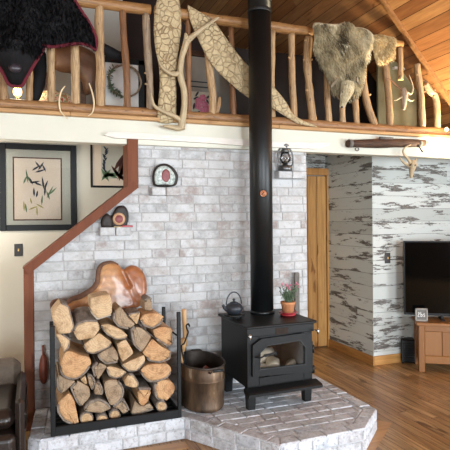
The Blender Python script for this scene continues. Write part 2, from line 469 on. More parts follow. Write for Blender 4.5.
M['paper'] = plain('peach_paper', '#efd9be', '#f2e0cb', .8, 0, 3, 0)
M['ink'] = plain('dark_ink', '#2c3442', '#3d4652', .8, 0, 30, 0)
M['inkgreen'] = plain('green_ink', '#5c7a55', '#7c9570', .8, 0, 30, 0)
M['inkyellow'] = plain('ochre_ink', '#a89a4a', '#bcb068', .8, 0, 30, 0)
M['inkbrown'] = plain('brown_ink', '#4a2a22', '#6b4032', .8, 0, 30, 0)
M['white'] = plain('white_paint', '#d9d8d4', '#e3e2df', .6, 0, 10, 0)
M['brass'] = plain('dull_brass', '#a9814a', '#c9a468', .35, .8, 10, 0)
M['bulb'] = mat_emit('glowing_bulb', '#ffc670', 5)
M['floral'] = plain('floral_fabric', '#b5412f', '#7f8a4e', .9, 0, 22, .1, .3, (1, 1, 1), [(.38, '#b34a35'), (.46, '#d8c7a8'), (.55, '#6d7a48'), (.66, '#c66a50')])
M['geodark'] = plain('dark_stone', '#1a1614', '#352c28', .6, 0, 30, .4)
M['geotan'] = plain('tan_stone', '#a9805c', '#c7a27e', .5, 0, 30, .1)
M['geopink'] = plain('red_stone', '#6b3436', '#8d4a4b', .5, 0, 30, .1)
M['geowhite'] = plain('mottled_stone', '#55625c', '#d5ddd8', .4, 0, 38, .1)
M['wagonwood'] = plain('old_dark_wood', '#2f1f17', '#573c2b', .7, 0, 9, .4, .4, (1, 8, 8))
M['plate'] = plain('switch_plate', '#2a2623', '#33302c', .5, 0, 30, 0)
M['rope'] = plain('pale_horn', '#cbb48c', '#dcc9a5', .5, 0, 20, .05)
def mat_burl():
    t = NT('polished_burl'); a = t.attr('ring')
    n = t.noise(5, 4, .6, a, 'Vector', 1.5)
    v = t.n('ShaderNodeTexWave', wave_type='RINGS'); v.inputs['Scale'].default_value = 6; v.inputs['Distortion'].default_value = 9; v.inputs['Detail'].default_value = 4
    t.l(a, 'Vector', v, 'Vector')
    c = t.ramp([(.25, '#9a683f'), (.5, '#b98557'), (.75, '#cda67c')], n)
    sp_ = t.n('ShaderNodeSeparateXYZ'); t.l(a, 'Vector', sp_, 0)
    g = t.ramp([(.56, 0.0), (.66, .8)], sp_, 0)
    cc = t.mix(c, 0, '#8f4f2c', 0, g)
    c2 = t.mix(cc, 2, '#6b3b20', 0, t.math('MULTIPLY', v, .3)); t.color(c2, 2); t.set(Roughness=.32, Coat_Weight=.12, Coat_Roughness=.12); t.bump(n, 0, .1, .004); return t.m
M['burl'] = mat_burl()
M['burledge'] = plain('burl_live_edge', '#4a2f20', '#74503a', .75, 0, 20, .5)
def mat_fur(name, stops):
    t = NT(name); t.color(t.ramp(stops, t.attr('rnd'), 'Fac')); t.set(Roughness=.8, Specular_IOR_Level=.2); return t.m
M['furc'] = mat_fur('coyote_fur', [(0, '#5f5546'), (.2, '#a29578'), (.5, '#cfc3a4'), (.8, '#e8dec2'), (1, '#f3ecd8')])
M['furw'] = mat_fur('pale_fur', [(0, '#b79c6c'), (1, '#e6d6b0')])
M['furb'] = mat_fur('bear_fur', [(0, '#050506'), (1, '#121116')])

# ------------------------------------------------------------------ brick laying
def clip(poly, a, b):      # keep left of a->b
    out = []
    for i in range(len(poly)):
        p = poly[i]; q = poly[(i+1) % len(poly)]
        sp = (b[0]-a[0])*(p[1]-a[1])-(b[1]-a[1])*(p[0]-a[0]); sq = (b[0]-a[0])*(q[1]-a[1])-(b[1]-a[1])*(q[0]-a[0])
        if sp >= 0: out.append(p)
        if sp*sq < 0:
            t = sp/(sp-sq); out.append((p[0]+(q[0]-p[0])*t, p[1]+(q[1]-p[1])*t))
    return out
def area(p): return sum(p[i][0]*p[(i+1) % len(p)][1]-p[(i+1) % len(p)][0]*p[i][1] for i in range(len(p)))/2
def inset(poly, d):
    n = len(poly); out = []
    for i in range(n):
        p = Vector(poly[i]); a = (p-Vector(poly[i-1])); b = Vector(poly[(i+1) % n])-p
        if a.length < 1e-6 or b.length < 1e-6: return None
        a.normalize(); b.normalize(); na = Vector((-a.y, a.x)); nb = Vector((-b.y, b.x))
        k = (na+nb); den = 1+na.dot(nb)
        if den < .2: return None
        out.append(tuple(p+k*(d/den)))
    return out
def brick_field(mb, region, L, Hh, fn, depth, gap=.008, off=0.0, jit=.002, y0=None):
    """region: convex CCW 2D polygon; bricks in rows along the first axis. fn(x,y,d)"""
    xs = [p[0] for p in region]; ys = [p[1] for p in region]
    y = min(ys) if y0 is None else y0; row = 0
    while y < max(ys):
        x = min(xs)-L*R.random() if False else min(xs)-L*(.5 if row % 2 else 0)-off
        while x < max(xs):
            l = L*R.choice((1, 1, 1, 1, .55))
            p = [(x+gap/2, y+gap/2), (x+l-gap/2, y+gap/2), (x+l-gap/2, y+Hh-gap/2), (x+gap/2, y+Hh-gap/2)]
            for i in range(len(region)):
                p = clip(p, region[i], region[(i+1) % len(region)])
                if len(p) < 3: break
            x += l
            if len(p) < 3 or area(p) < .0004: continue
            q = []
            for a in p:
                if not q or math.dist(a, q[-1]) > .004: q.append(a)
            if math.dist(q[0], q[-1]) < .004: q.pop()
            if len(q) < 3: continue
            ins = inset(q, .005)
            if ins is None or area(ins) < area(q)*.2: ins = None
            z = depth+R.uniform(-jit, jit); n = len(q); r = R.random()
            tx, ty = R.uniform(-jit, jit)*4, R.uniform(-jit, jit)*4
            if ins:
                vs = [fn(a[0], a[1], 0) for a in q]+[fn(a[0], a[1], z-.004) for a in q]+[fn(a[0], a[1], z+(a[0]-q[0][0])*tx+(a[1]-q[0][1])*ty) for a in ins]
                fs = [(i, (i+1) % n, n+(i+1) % n, n+i) for i in range(n)]+[(n+i, n+(i+1) % n, 2*n+(i+1) % n, 2*n+i) for i in range(n)]+[list(range(2*n, 3*n))]
            else:
                vs = [fn(a[0], a[1], 0) for a in q]+[fn(a[0], a[1], z) for a in q]
                fs = [(i, (i+1) % n, n+(i+1) % n, n+i) for i in range(n)]+[list(range(n, 2*n))]
            mb.add(vs, fs, r)
        y += Hh; row += 1

# ================================================================== THE SETTING
WY = 4.2           # brick wall face
FY = 4.14          # fascia face
XL, XR = -3.2, 6.0; YB = -3.6
# floor
mb = MB()
pw = .082; x = XL
while x < XR:
    y = YB - R.random()*1.2
    while y < 5.75:
        l = R.uniform(.7, 1.7)
        mb.add([(x+.0012, y+.0012, 0), (x+pw-.0012, y+.0012, 0), (x+pw-.0012, min(y+l, 5.75)-.0012, 0), (x+.0012, min(y+l, 5.75)-.0012, 0)], [(0,1,2,3)])
        y += l
    x += pw
mb.box((XL-.1, YB-.1, -.08), (XR+.1, 5.8, -.003), mi=1)
struct(mb.build('floor', [M['floor'], M['soot']], origin=(0, 0, 0)))

# brick wall: a half wall whose left shoulder is cut along the stair
SL0 = PY(30, 271, 4.16); SL1 = PY(131, 184, 4.16)
xl = -.014; xr = 2.37; zt = 2.3
sz0 = 1.245; sx1 = .755; sz1 = 1.90
reg = [(xl, 0), (xr, 0), (xr, zt), (sx1, zt), (sx1, sz1), (xl, sz0)]
A = [(xl, 0), (sx1, 0), (sx1, sz1), (xl, sz0)]; B = [(sx1, 0), (xr, 0), (xr, zt), (sx1, zt)]
mb = MB()
fw = lambda x, z, d: (x, WY-d, z)
# one continuous bond: lay full rows, clip to each convex half with a shared grid
def wall_rows(reg2, seed):
    st = R.getstate(); R.seed(seed); brick_field(mb, reg2, .215, .0755, fw, .012, .009, 0, .0025); R.setstate(st)
class _B: pass
def lay_wall():
    Rr = random.Random(5); row = 0; z = 0
    while z < zt:
        x = xl-(.1 if row % 2 else 0)-Rr.random()*.04
        while x < xr:
            l = .235*Rr.choice((1, 1, 1, 1, 1, 1, .5))
            rb = Rr.random(); dz = .012+Rr.uniform(-.003, .003)
            p = [(x+.0035, z+.0035), (x+l-.0035, z+.0035), (x+l-.0035, z+.072), (x+.0035, z+.072)]
            x += l
            # clip: right edge, left edge, shoulder line (only where x < sx1)
            p = clip(p, (xr, 0), (xr, 9)); p = clip(p, (xl, 9), (xl, 0)) if p else p
            p = clip(p, (9, zt), (-9, zt)) if p else p
            if not p: continue
            if min(a[0] for a in p) < sx1:
                if max(a[1] for a in p) > sz1 and max(a[0] for a in p) > sx1: p = clip(p, (sx1, 9), (sx1, 0))
                else: p = clip(p, (sx1, sz1), (xl, sz0))
            if len(p) < 3 or area(p) < .0003: continue
            q = []
            for a in p:
                if not q or math.dist(a, q[-1]) > .004: q.append(a)
            if math.dist(q[0], q[-1]) < .004: q.pop()
            if len(q) < 3: continue
            ins = inset(q, .004) or q
            n = len(q)
            vs = [fw(a[0], a[1], 0) for a in q]+[fw(a[0], a[1], dz-.004) for a in q]+[fw(a[0], a[1], dz) for a in ins]
            fs = [(i, (i+1) % n, n+(i+1) % n, n+i) for i in range(n)]+[(n+i, n+(i+1) % n, 2*n+(i+1) % n, 2*n+i) for i in range(n)]+[list(range(2*n, 3*n))]
            mb.add(vs, fs, rb)
        z += .0755; row += 1
lay_wall()
mb.prism(reg, lambda x, z, d: (x, WY+d, z), -.006, .2, mi=1)
struct(mb.build('wall_center', [M['brick'], M['mortar']], origin=(0, WY, 0)))
# cream stair-hall wall behind, and its side
mb = MB(); mb.box((XL, 5.2, 0), (2.2, 5.3, 2.42)); struct(mb.build('wall_back', M['hallpaint']))
# shiplap walls
def shiplap(name, fn, u0, u1, z1):
    mb = MB(); z = 0; h = .142
    while z < z1:
        u = u0 - R.random()*1.5
        while u < u1:
            l = R.uniform(1.2, 2.4); a = max(u, u0); b = min(u+l, u1)
            if b-a > .01:
                t = min(z+h, z1); r = R.random(); d = R.uniform(0, .002)
                vs = [fn(a+.001, z+.0015, -.01), fn(b-.001, z+.0015, -.01), fn(b-.001, t-.0015, -.01), fn(a+.001, t-.0015, -.01),
                      fn(a+.001, z+.0015, d), fn(b-.001, z+.0015, d), fn(b-.001, t-.0015, d), fn(a+.001, t-.0015, d)]
                mb.add(vs, [(4,5,6,7),(0,1,5,4),(1,2,6,5),(2,3,7,6),(3,0,4,7)], r)
            u += l
        z += h
    vs = [fn(u0, 0, -.008), fn(u1, 0, -.008), fn(u1, z1, -.008), fn(u0, z1, -.008), fn(u0, 0, -.09), fn(u1, 0, -.09), fn(u1, z1, -.09), fn(u0, z1, -.09)]
    mb.add(vs, [(0,1,2,3),(4,5,6,7),(0,1,5,4),(1,2,6,5),(2,3,7,6),(3,0,4,7)], .5, 1)
    return struct(mb.build(name, [M['shiplap'], M['black']]))
CX, CY = 3.44, 4.65
shiplap('wall_right', lambda u, z, d: (u, CY-d, z), CX, XR, 2.42)
shiplap('wall_alcove', lambda u, z, d: (CX-d, u, z), CY, 5.62, 2.42)
shiplap('wall_alcove_back', lambda u, z, d: (u, 5.6-d, z), 2.2, CX, 2.42)
mb = MB(); mb.box((2.3, WY+.2, 0), (2.368, 5.6, 2.42)); struct(mb.build('wall_alcove_left', M['cream']))
# baseboards
mb = MB(); mb.box((CX-.001, CY-.018, 0), (XR, CY-.002, .10), bev=.004); struct(mb.build('baseboard_right', M['pine_trim']))
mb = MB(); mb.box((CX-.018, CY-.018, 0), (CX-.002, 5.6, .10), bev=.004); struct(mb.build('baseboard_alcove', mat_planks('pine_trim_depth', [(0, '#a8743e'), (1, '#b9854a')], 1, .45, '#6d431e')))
# fascia, ledge board, moulding
mb = MB(); mb.box((XL, FY, 2.215), (XR, WY+.06, 2.41), bev=.003)
fas = struct(mb.build('trim_fascia', M['cream']))
mb = MB()
for a, b in ((XL, -.9), (-.9, .26), (.26, 2.05), (2.05, 4.3), (4.3, XR)): mb.box((a+.001, FY-.04, 2.41), (b-.001, WY+.25, 2.44), bev=.004)
struct(mb.build('trim_ledge', M['ledgeboard']))
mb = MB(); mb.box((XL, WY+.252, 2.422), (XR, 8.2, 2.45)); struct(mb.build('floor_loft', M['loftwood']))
# whitewashed live-edge board under the fascia
ol = [PY(*p, 4.11) for p in ((104,135),(108,132.5),(125,132),(160,134.5),(220,138),(280,142),(318,142.5),(331,142.5),(328,146),(318,149),(300,148.5),(250,146),(200,142.5),(150,139.5),(115,138))]
mb = MB(); mb.prism([(p.x, p.z) for p in ol], lambda x, z, d: (x, FY-.002-d, z), 0, .032, mi=0)
struct(mb.build('trim_board', M['whiteboard']))
# sloping cedar ceiling (falls to the right), ridge far to the left
K = 1.12; c0 = PY(409, 37, WY); cz = lambda x: c0.z - K*(x-c0.x)
xlow = 4.45; xrid = .6
mb = MB()
def strip(xa, xb, zf, w=.125):
    n = max(1, round(abs(xb-xa)*1.5/w)) if zf(xa) != zf(xb) else max(1, round(abs(xb-xa)/w))
    for i in range(n):
        a = xa+(xb-xa)*i/n; b = xa+(xb-xa)*(i+1)/n
        y = YB-R.random()*2
        while y < 8.3:
            l = R.uniform(1.5, 3.2); e = .02*(b-a)
            mb.add([(a+e, y+.001, zf(a+e)), (b-e, y+.001, zf(b-e)), (b-e, y+l-.001, zf(b-e)), (a+e, y+l-.001, zf(a+e))], [(0,1,2,3)])
            y += l
strip(xrid, xlow, cz); strip(xlow, XR, lambda x: cz(xlow)); strip(xrid, XL-.2, lambda x: cz(xrid)-(xrid-x)*.9)
za = cz(xlow); zr = cz(xrid); zlf = zr-(xrid-XL+.2)*.9
mb.add([(XL-.2, YB-.2, zlf+.01), (xrid, YB-.2, zr+.01), (xlow, YB-.2, za+.01), (XR+.2, YB-.2, za+.01), (XL-.2, 8.3, zlf+.01), (xrid, 8.3, zr+.01), (xlow, 8.3, za+.01), (XR+.2, 8.3, za+.01)], [(0,1,5,4),(1,2,6,5),(2,3,7,6)], .5, 1)
struct(mb.build('ceiling', [M['cedar'], M['soot']], origin=(0, 0, 0)))
# raking board where the ceiling meets the loft opening
mb = MB(); dx = .5
s0 = Vector((1.0, 0, cz(1.0))); s1 = Vector((xlow, 0, cz(xlow))); nrm = Vector((K, 0, 1)).normalized()*-.03
for yy0, yy1, th in ((WY-.02, WY+.03, 1.0),):
    vs = []
    for yv in (yy0, yy1):
        for p in (s0, s1, s1+nrm*th, s0+nrm*th): vs.append((p.x, yv, p.z-.002))
    mb.add(vs, [(0,1,2,3),(4,5,6,7),(0,1,5,4),(1,2,6,5),(2,3,7,6),(3,0,4,7)])
struct(mb.build('trim_rake', M['cedar']))
# loft walls, and an added panel for the loft's shade
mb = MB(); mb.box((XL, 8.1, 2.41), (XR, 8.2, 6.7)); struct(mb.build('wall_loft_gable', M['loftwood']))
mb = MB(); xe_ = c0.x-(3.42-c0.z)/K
mb.prism([(1.95, 2.455), (4.2, 2.455), (4.2, cz(4.2)-.01), (xe_, 3.41), (1.95, 3.41)], lambda x, z, d: (x, d, z), 5.0, 5.05); struct(mb.build('loft_shade_panel', M['shadepanel']))  # added dark panel, stands in for the shade behind the balusters
mb = MB(); mb.box((XL, 6.0, 2.41), (.98, 6.08, 6.0)); struct(mb.build('wall_loft_left', M['greywall']))
# room behind the viewer: side walls and the window wall with two big openings
mb = MB(); mb.box((XL-.1, YB, 0), (XL, 8.2, 6.0)); struct(mb.build('wall_left', M['roomwall']))
mb = MB(); mb.box((XR, YB, 0), (XR+.1, -2.2, 3.2)); mb.box((XR, 1.2, 0), (XR+.1, 8.2, 3.2)); mb.box((XR, -2.2, 0), (XR+.1, 1.2, .5)); mb.box((XR, -2.2, 2.1), (XR+.1, 1.2, 3.2)); struct(mb.build('wall_far_right', M['roomwall']))
WINS = [(-3.0, -1.2, .5, 2.5), (1.3, 2.85, .5, 2.7), (2.95, 3.75, .4, 2.2)]
mb = MB()
mb.box((XL, YB-.1, 0), (XR, YB, .4)); mb.box((XL, YB-.1, 3.2), (XR, YB, 7.0))
xs = [XL]+[v for w in WINS for v in w[:2]]+[XR]
for i in range(0, len(xs), 2): mb.box((xs[i], YB-.1, .4), (xs[i+1], YB, 3.2))
for a, b, z0, z1 in WINS:
    if z1 < 3.2: mb.box((a, YB-.1, z1), (b, YB, 3.2))
    if z0 > .4: mb.box((a, YB-.1, .4), (b, YB, z0))
struct(mb.build('wall_rear', M['rearwall']))
for i, (a, b, z0, z1) in enumerate(WINS):
    mb = MB(); m = (a+b)/2
    for p, q in (((a, z0), (a+.06, z1)), ((b-.06, z0), (b, z1)), ((a, z0), (b, z0+.06)), ((a, z1-.06), (b, z1)), ((m-.03, z0), (m+.03, z1))):
        mb.box((p[0], YB-.07, p[1]), (q[0], YB-.02, q[1]))
    struct(mb.build('window_%d' % (i+1), M['white']))
# pine door at the back of the alcove
dx1 = PY(325.3, 250, 5.58).x; dx0 = dx1-.80
mb = MB(); w = .80/6
for i in range(6): mb.box((dx0+i*w+.003, 5.545, .008), (dx0+(i+1)*w-.003, 5.585, 2.13), bev=.009)
door = struct(mb.build('door_1', M['pine']))
mb = MB(); mb.box((dx0, 5.53, 2.13-.16), (dx1, 5.546, 2.13-.02)); mb.box((dx0, 5.53, .15), (dx1, 5.546, .3))
mb2 = MB(); mb2.box((dx0-.09, 5.53, 0), (dx0-.002, 5.6, 2.22)); mb2.box((dx1+.002, 5.53, 0), (dx1+.055, 5.6, 2.14), bev=.003); mb2.box((dx0-.09, 5.525, 2.14), (dx1+.055, 5.6, 2.225), bev=.003)
struct(mb2.build('trim_door', M['pine']))
mb = MB(); mb.ball((dx0+.07, 5.5, 1.0), .028); mb.tube([(dx0+.07, 5.55, 1.0), (dx0+.07, 5.5, 1.0)], .01); mb.build('door_knob', M['brass'], door)

# ================================================================== HEARTH
HZ = .16
hl = PZ(28, 437, HZ); hc = PZ(184.5, 417, HZ); h4 = PZ(280, 445, HZ); h6 = PZ(366, 428, HZ); h7 = PZ(377, 409, HZ)
hy = 3.60
PA = [(-.055, 3.64), (.02, 3.575), (hc.x, 3.60), (hc.x, 4.185), (-.008, 4.185)]
PB = [(hc.x, 3.60), (h4.x, h4.y), (h6.x, h6.y), (h7.x, h7.y), (2.41, 4.185), (hc.x, 4.185)]
mb = MB()
ftop = lambda x, y, d: (x, y, HZ-.022+d)
core = [PA[0], PA[1], PA[2], PB[1], PB[2], PB[3], PB[4], PA[4]]
mb.prism(inset(core, .008), lambda x, y, d: (x, y, d), .001, HZ-.006, mi=1)
def edge_course(a, b, wdt, skip_ends=0):
    a = Vector(a); b = Vector(b); d = (b-a); L = d.length; d.normalize(); nn = Vector((-d.y, d.x)); n = max(1, round(L/.2)); 
    return a, d, nn, L, n
def inner(poly, edges, wdt):
    p = poly
    for i in edges:
        a = Vector(poly[i]); b = Vector(poly[(i+1) % len(poly)]); d = (b-a).normalized(); nn = Vector((-d.y, d.x))*wdt
        p = clip(p, tuple(a+nn), tuple(b+nn))
    return p
BW = .1
brick_field(mb, inner(PA, [0, 1, 4], BW), .205, .1, ftop, .022, .009, .04)
brick_field(mb, inner(PB, [0, 1, 2, 3], BW), .205, .1, ftop, .022, .009, .1)
def ring(poly, edges, flags):
    for i in edges:
        a = Vector(poly[i]); b = Vector(poly[(i+1) % len(poly)]); L = (b-a).length; d = (b-a)/L; nn = Vector((-d.y, d.x))
        loc = [((p[0]-a.x)*d.x+(p[1]-a.y)*d.y, (p[0]-a.x)*nn.x+(p[1]-a.y)*nn.y) for p in poly]
        reg2 = [(0, 0), (L, 0), (L, BW), (0, BW)]
        pm = Vector(poly[i-1]); pn = Vector(poly[(i+2) % len(poly)])
        def bis(pa, pb, pc, rev):   # mitre direction at pb
            u = (pa-pb).normalized(); v = (pc-pb).normalized(); m = (u+v).normalized(); return m
        m0 = bis(pm, a, b, 0); m1 = bis(a, b, pn, 0)
        if flags.get(i, (1, 1))[0]: q = m0.dot(d)/max(m0.dot(nn), .05); reg2 = clip([(-.2, 0), (L+.2, 0), (L+.2, BW), (-.2, BW)], (q, 1), (0, 0)) if True else reg2
        else: reg2 = [(0, 0), (L+.2, 0), (L+.2, BW), (0, BW)]
        if flags.get(i, (1, 1))[1]: q = m1.dot(d)/max(m1.dot(nn), .05); reg2 = clip(reg2, (L, 0), (L+q, 1))
        else: reg2 = clip(reg2, (L, 0), (L, 1))
        fn = lambda x, y, dd, a=a, d=d, nn=nn: (a.x+d.x*x+nn.x*y, a.y+d.y*x+nn.y*y, HZ-.022+dd)
        brick_field(mb, reg2, .2, BW, fn, .024, .009, R.random()*.1)
        # two courses on the riser
        fn2 = lambda x, z, dd, a=a, d=d, nn=nn: (a.x+d.x*x-nn.x*(dd-.012), a.y+d.y*x-nn.y*(dd-.012), z)
        brick_field(mb, [(0, 0), (L, 0), (L, HZ-.006), (0, HZ-.006)], .2, .077, fn2, .012, .009, R.random()*.1)
ring(PA, [4, 0, 1], {4: (0, 1), 0: (1, 1), 1: (1, 0)})
ring(PB, [0, 1, 2, 3], {0: (0, 1), 3: (1, 0)})
hearth = mb.build('hearth', [M['hearth'], M['hmortar']], origin=(1.2, 3.6, 0))
tag(hearth, 'raised grey whitewashed brick hearth platform under the stove and firewood', 'hearth')
# floor border boards that follow the hearth's chamfer
q0 = PZ(392, 423, 0); q1 = PZ(376, 449, 0)
dd = (Vector((q1.x, q1.y))-Vector((q0.x, q0.y))).normalized()
mb = MB()
mb.add([(q0.x-.11*dd.y*-1, q0.y+.11*dd.x*-1, .0015), (q0.x, q0.y, .0015), (q0.x+dd.x*2, q0.y+dd.y*2, .0015), (q0.x+dd.x*2+.11*dd.y, q0.y+dd.y*2-.11*dd.x, .0015)], [(0,1,2,3)])
mb.box((-.1, 3.45, .0), (1.0, 3.56, .003))
struct(mb.build('trim_floor_border', M['floorx']))

# ================================================================== STAIR CAP RAIL
t = thing('stair_cap_rail', (sx1, WY, 0), 'red-brown wooden cap rail stepping down the left edge of the brick wall', 'railing')
y0, y1 = WY-.07, WY+.14
mb = MB(); mb.box((.70, y0, 1.86), (.79, y1, 2.275), bev=.006)
mb.build('upper_post', M['redrail'], t)
mb = MB(); tw = .05
pa = Vector((-.055, 0, 1.235)); pb = Vector((.748, 0, 1.875)); dv = (pb-pa).normalized(); nv = Vector((-dv.z, 0, dv.x))*.033
vs = []
for yv in (y0-.004, y1): vs += [(p.x, yv, p.z) for p in (pa-nv-dv*.02, pb-nv+dv*.03, pb+nv+dv*.03, pa+nv-dv*.02)]
mb.add(vs, [(0,1,2,3),(4,5,6,7),(0,1,5,4),(1,2,6,5),(2,3,7,6),(3,0,4,7)])
mb.build('sloped_rail', M['redrail'], t)
mb = MB(); mb.box((-.085, WY-.022, 0), (-.012, y1, 1.235), bev=.005); mb.build('lower_post', M['redrail'], t)

# ================================================================== BRICK LEDGES
def ledge(px0, px1, pyt, pyb, label):
    a = PY(px0, pyt, 4.10); b = PY(px1, pyb, 4.10)
    mb = MB(); m = (a.x+b.x)/2
    mb.box((a.x, 4.10, b.z), (m-.003, 4.195, a.z), bev=.006); mb.box((m+.003, 4.10, b.z), (b.x, 4.195, a.z), bev=.006)
    tag(mb.build('brick_ledge', M['brick']), label, 'brick shelf', 'brick ledges jutting from the chimney wall')
    return a, b
ledge(100, 131, 227.5, 235.5, 'two whitewashed bricks jutting out as a shelf beneath the dark cracked stones')
ledge(152, 180, 187, 195.5, 'two whitewashed bricks jutting out as a shelf beneath the mottled stone slice')
ledge(279, 306, 170.8, 178.5, 'two whitewashed bricks jutting out as a shelf beneath the lantern')
LY = 4.13
fnL = lambda x, z, d: (x, LY-d, z)
def P2(pts, y): return [(p.x, p.z) for p in (PY(a, b, y) for a, b in pts)]
# stones
t = MB(); sheet(t, smooth(P2([(101,228.3),(100.5,221),(103,215.5),(107,213),(110.5,215.5),(113,221),(112.5,228.3)], LY), 2), fnL, .012, .03, .03, .02, .006, 40)
tag(t.build('small_dark_stone', M['geodark']), 'smaller dark pitted stone half at the left of the lower brick shelf', 'stone')
ol = smooth(P2([(111,228.3),(110,221),(113,212),(117,206),(124,205),(128,210),(129,219),(126,228.3)], LY+.02), 2)
t = MB(); sheet(t, ol, lambda x, z, d: (x, LY+.02-d, z), .012, .03, .03, .02, .006, 40)
st = tag(t.build('ringed_stone', M['geodark']), 'larger dark stone half with a tan ringed brown centre on lower brick shelf', 'stone')
c = PY(119, 219, LY-.012)
t = MB(); t.lathe([(.001, .006), (.034, .006), (.05, 0), (.05, -.006)], c, 24, M=Matrix.Rotation(PI/2, 3, 'X'), sx=1, sy=1); t.build('tan_ring', M['geotan'], st)
t = MB(); t.lathe([(.001, .011), (.03, .009), (.036, 0)], c, 24, M=Matrix.Rotation(PI/2, 3, 'X')); t.build('centre', M['geopink'], st)
a = PY(113, 226.5, 4.11); b = PY(133, 226.5, 4.11)
kn = thing('pocket_knife', (a.x, 4.115, a.z-.006), 'small red folding knife with pale blade on the lower brick shelf', 'knife')
t = MB(); t.box((a.x+(b.x-a.x)*.45, 4.105, a.z-.008), (b.x, 4.125, a.z+.008), bev=.005); t.build('handle', M['redglaze'], kn)
t = MB(); t.box((a.x+.01, 4.112, a.z-.007), (a.x+(b.x-a.x)*.47, 4.12, a.z-.001), bev=.001); t.build('blade', M['wool'], kn)
# mottled stone slice
sp = P2([(153.5,187),(152,179),(153,170),(158,164.5),(165,163),(172,166),(177,172),(178.5,178),(176,187)], LY+.02)
t = MB(); sheet(t, smooth(sp, 2), lambda x, z, d: (x, LY+.02-d, z), .014, .022, .02, .02)
sl = tag(t.build('stone_slice', M['geodark']), 'round dark-rimmed stone slice with red heart on the upper left brick shelf', 'stone')
sp = P2([(155.5,185.5),(154,178),(155,171),(159,166.5),(165,165.5),(170,168),(174.5,174),(175.5,179),(173,185.5),(165,184)], LY)
t = MB(); sheet(t, smooth(sp, 2), lambda x, z, d: (x, LY-.004-d, z), .014, .006, .01, .004)
t.build('mottled_face', M['geowhite'], sl)
sp = P2([(161,178),(162,171),(166,168.5),(169.5,172),(170,178),(167,182.5),(163.5,181.5)], LY)
t = MB(); sheet(t, smooth(sp, 2), lambda x, z, d: (x, LY-.011-d, z), .012, .004, .01, .002); t.build('red_heart', M['geopink'], sl)
# kerosene lantern
lb = PY(286, 171, 4.12); H0 = lb.z; hh = PY(286, 143, 4.12).z-lb.z; lx, ly = lb.x, 4.135
t = thing('kerosene_lantern', (lx, ly, H0), 'dark metal kerosene lantern with glass chimney on the right brick shelf', 'lantern')
m = MB(); m.lathe([(.001, 0), (.05, 0), (.055, .012), (.055, .035), (.045, .05), (.02, .055), (.02, .07)], (lx, ly, H0), 20, sx=1.2, sy=1.2); m.build('fuel_tank', M['lanternsteel'], t)
m = MB(); m.lathe([(.022, .07), (.04, .095), (.043, .12), (.034, .15), (.025, .17)], (lx, ly, H0), 20, sx=1.2, sy=1.2); m.build('glass_globe', M['glass'], t)
m = MB(); m.lathe([(.03, .168), (.034, .18), (.024, .2), (.026, .22), (.035, .228), (.02, hh)], (lx, ly, H0), 20, sx=1.2, sy=1.2); m.build('chimney_cap', M['lanternsteel'], t)
for sg in (-1, 1):
    m = MB(); m.tube(spline([(lx+sg*.054, ly, H0+.04), (lx+sg*.076, ly, H0+.07), (lx+sg*.076, ly, H0+.14), (lx+sg*.058, ly, H0+.19), (lx+sg*.034, ly, H0+.215)]), .0075, 8); m.build('side_tube', M['lanternsteel'], t)
m = MB(); m.lathe([(.013, .062), (.015, .085), (.004, .1)], (lx, ly, H0), 12); m.build('burner', M['chrome'], t)
m = MB(); m.tube([(lx-.05, ly-.04, H0+.11), (lx+.05, ly-.04, H0+.11)], .0025, 6); m.tube([(lx-.05, ly-.04, H0+.14), (lx+.05, ly-.04, H0+.09)], .0025, 6); m.build('guard_wire', M['lanternsteel'], t)

# ================================================================== WALL THINGS
def switch(c, n, label):
    t = thing('light_switch', c, label, 'light switch')
    m = MB(); m.box((c.x-.037, c.y-.008, c.z-.058), (c.x+.037, c.y, c.z+.058), bev=.003); m.build('cover_plate', M['plate'], t)
    m = MB(); m.box((c.x-.008, c.y-.018, c.z-.012), (c.x+.008, c.y-.006, c.z+.014), bev=.003); m.build('toggle', M['brass'], t)
switch(PY(18.5, 250, 5.199), None, 'dark switch plate on the cream wall below the large framed print')
switch(PY(387.3, 258, CY-.003), None, 'dark switch plate on the white shiplap wall beside the television')
def frame_box(name, fnp, u0, u1, z0, z1, bw, dep, parent, mat):
    m = MB()
    for a, b in (((u0, z0), (u0+bw, z1)), ((u1-bw, z0), (u1, z1)), ((u0+bw, z0), (u1-bw, z0+bw)), ((u0+bw, z1-bw), (u1-bw, z1))):
        m.box((a[0], fnp-dep, a[1]), (b[0], fnp, b[1]), bev=.004)
    return m.build(name, mat, parent)
HW = 5.198
a = PY(-1, 143.5, HW-.03); b = PY(77, 231, HW-.03)
u0, u1, z0, z1 = a.x, b.x, b.z+.01, a.z+.01
t = thing('framed_print', ((u0+u1)/2, HW, z0), 'large black-framed botanical print with wide mat on the cream stair wall', 'framed picture')
frame_box('frame', HW, u0, u1, z0, z1, .055, .03, t, M['black'])
m = MB(); m.box((u0+.05, HW-.012, z0+.05), (u1-.05, HW-.006, z1-.05)); m.build('mat_board', M['mat'], t)
ia = PY(14, 158, HW-.014); ib = PY(61, 219, HW-.014)
m = MB(); m.box((ia.x-.012, HW-.016, ib.z-.012), (ib.x+.012, HW-.010, ia.z+.012)); m.build('inner_border', M['inkbrown'], t)
m = MB(); m.box((ia.x, HW-.018, ib.z), (ib.x, HW-.012, ia.z)); pr = m.build('print_sheet', M['paper'], t)
def blade(m, px, py, ang, L, w, y):
    p = PY(px, py, y); d = Vector((math.cos(ang), 0, math.sin(ang))); n = Vector((-d.z, 0, d.x))
    q = [p-d*L*.5, p-d*L*.15+n*w, p+d*L*.2+n*w*.8, p+d*L*.5, p+d*L*.2-n*w*.8, p-d*L*.15-n*w]
    m.prism([(v.x, v.z) for v in q], lambda x, z, dd: (x, y-dd, z), 0, .001)
m = MB(); yy = HW-.018
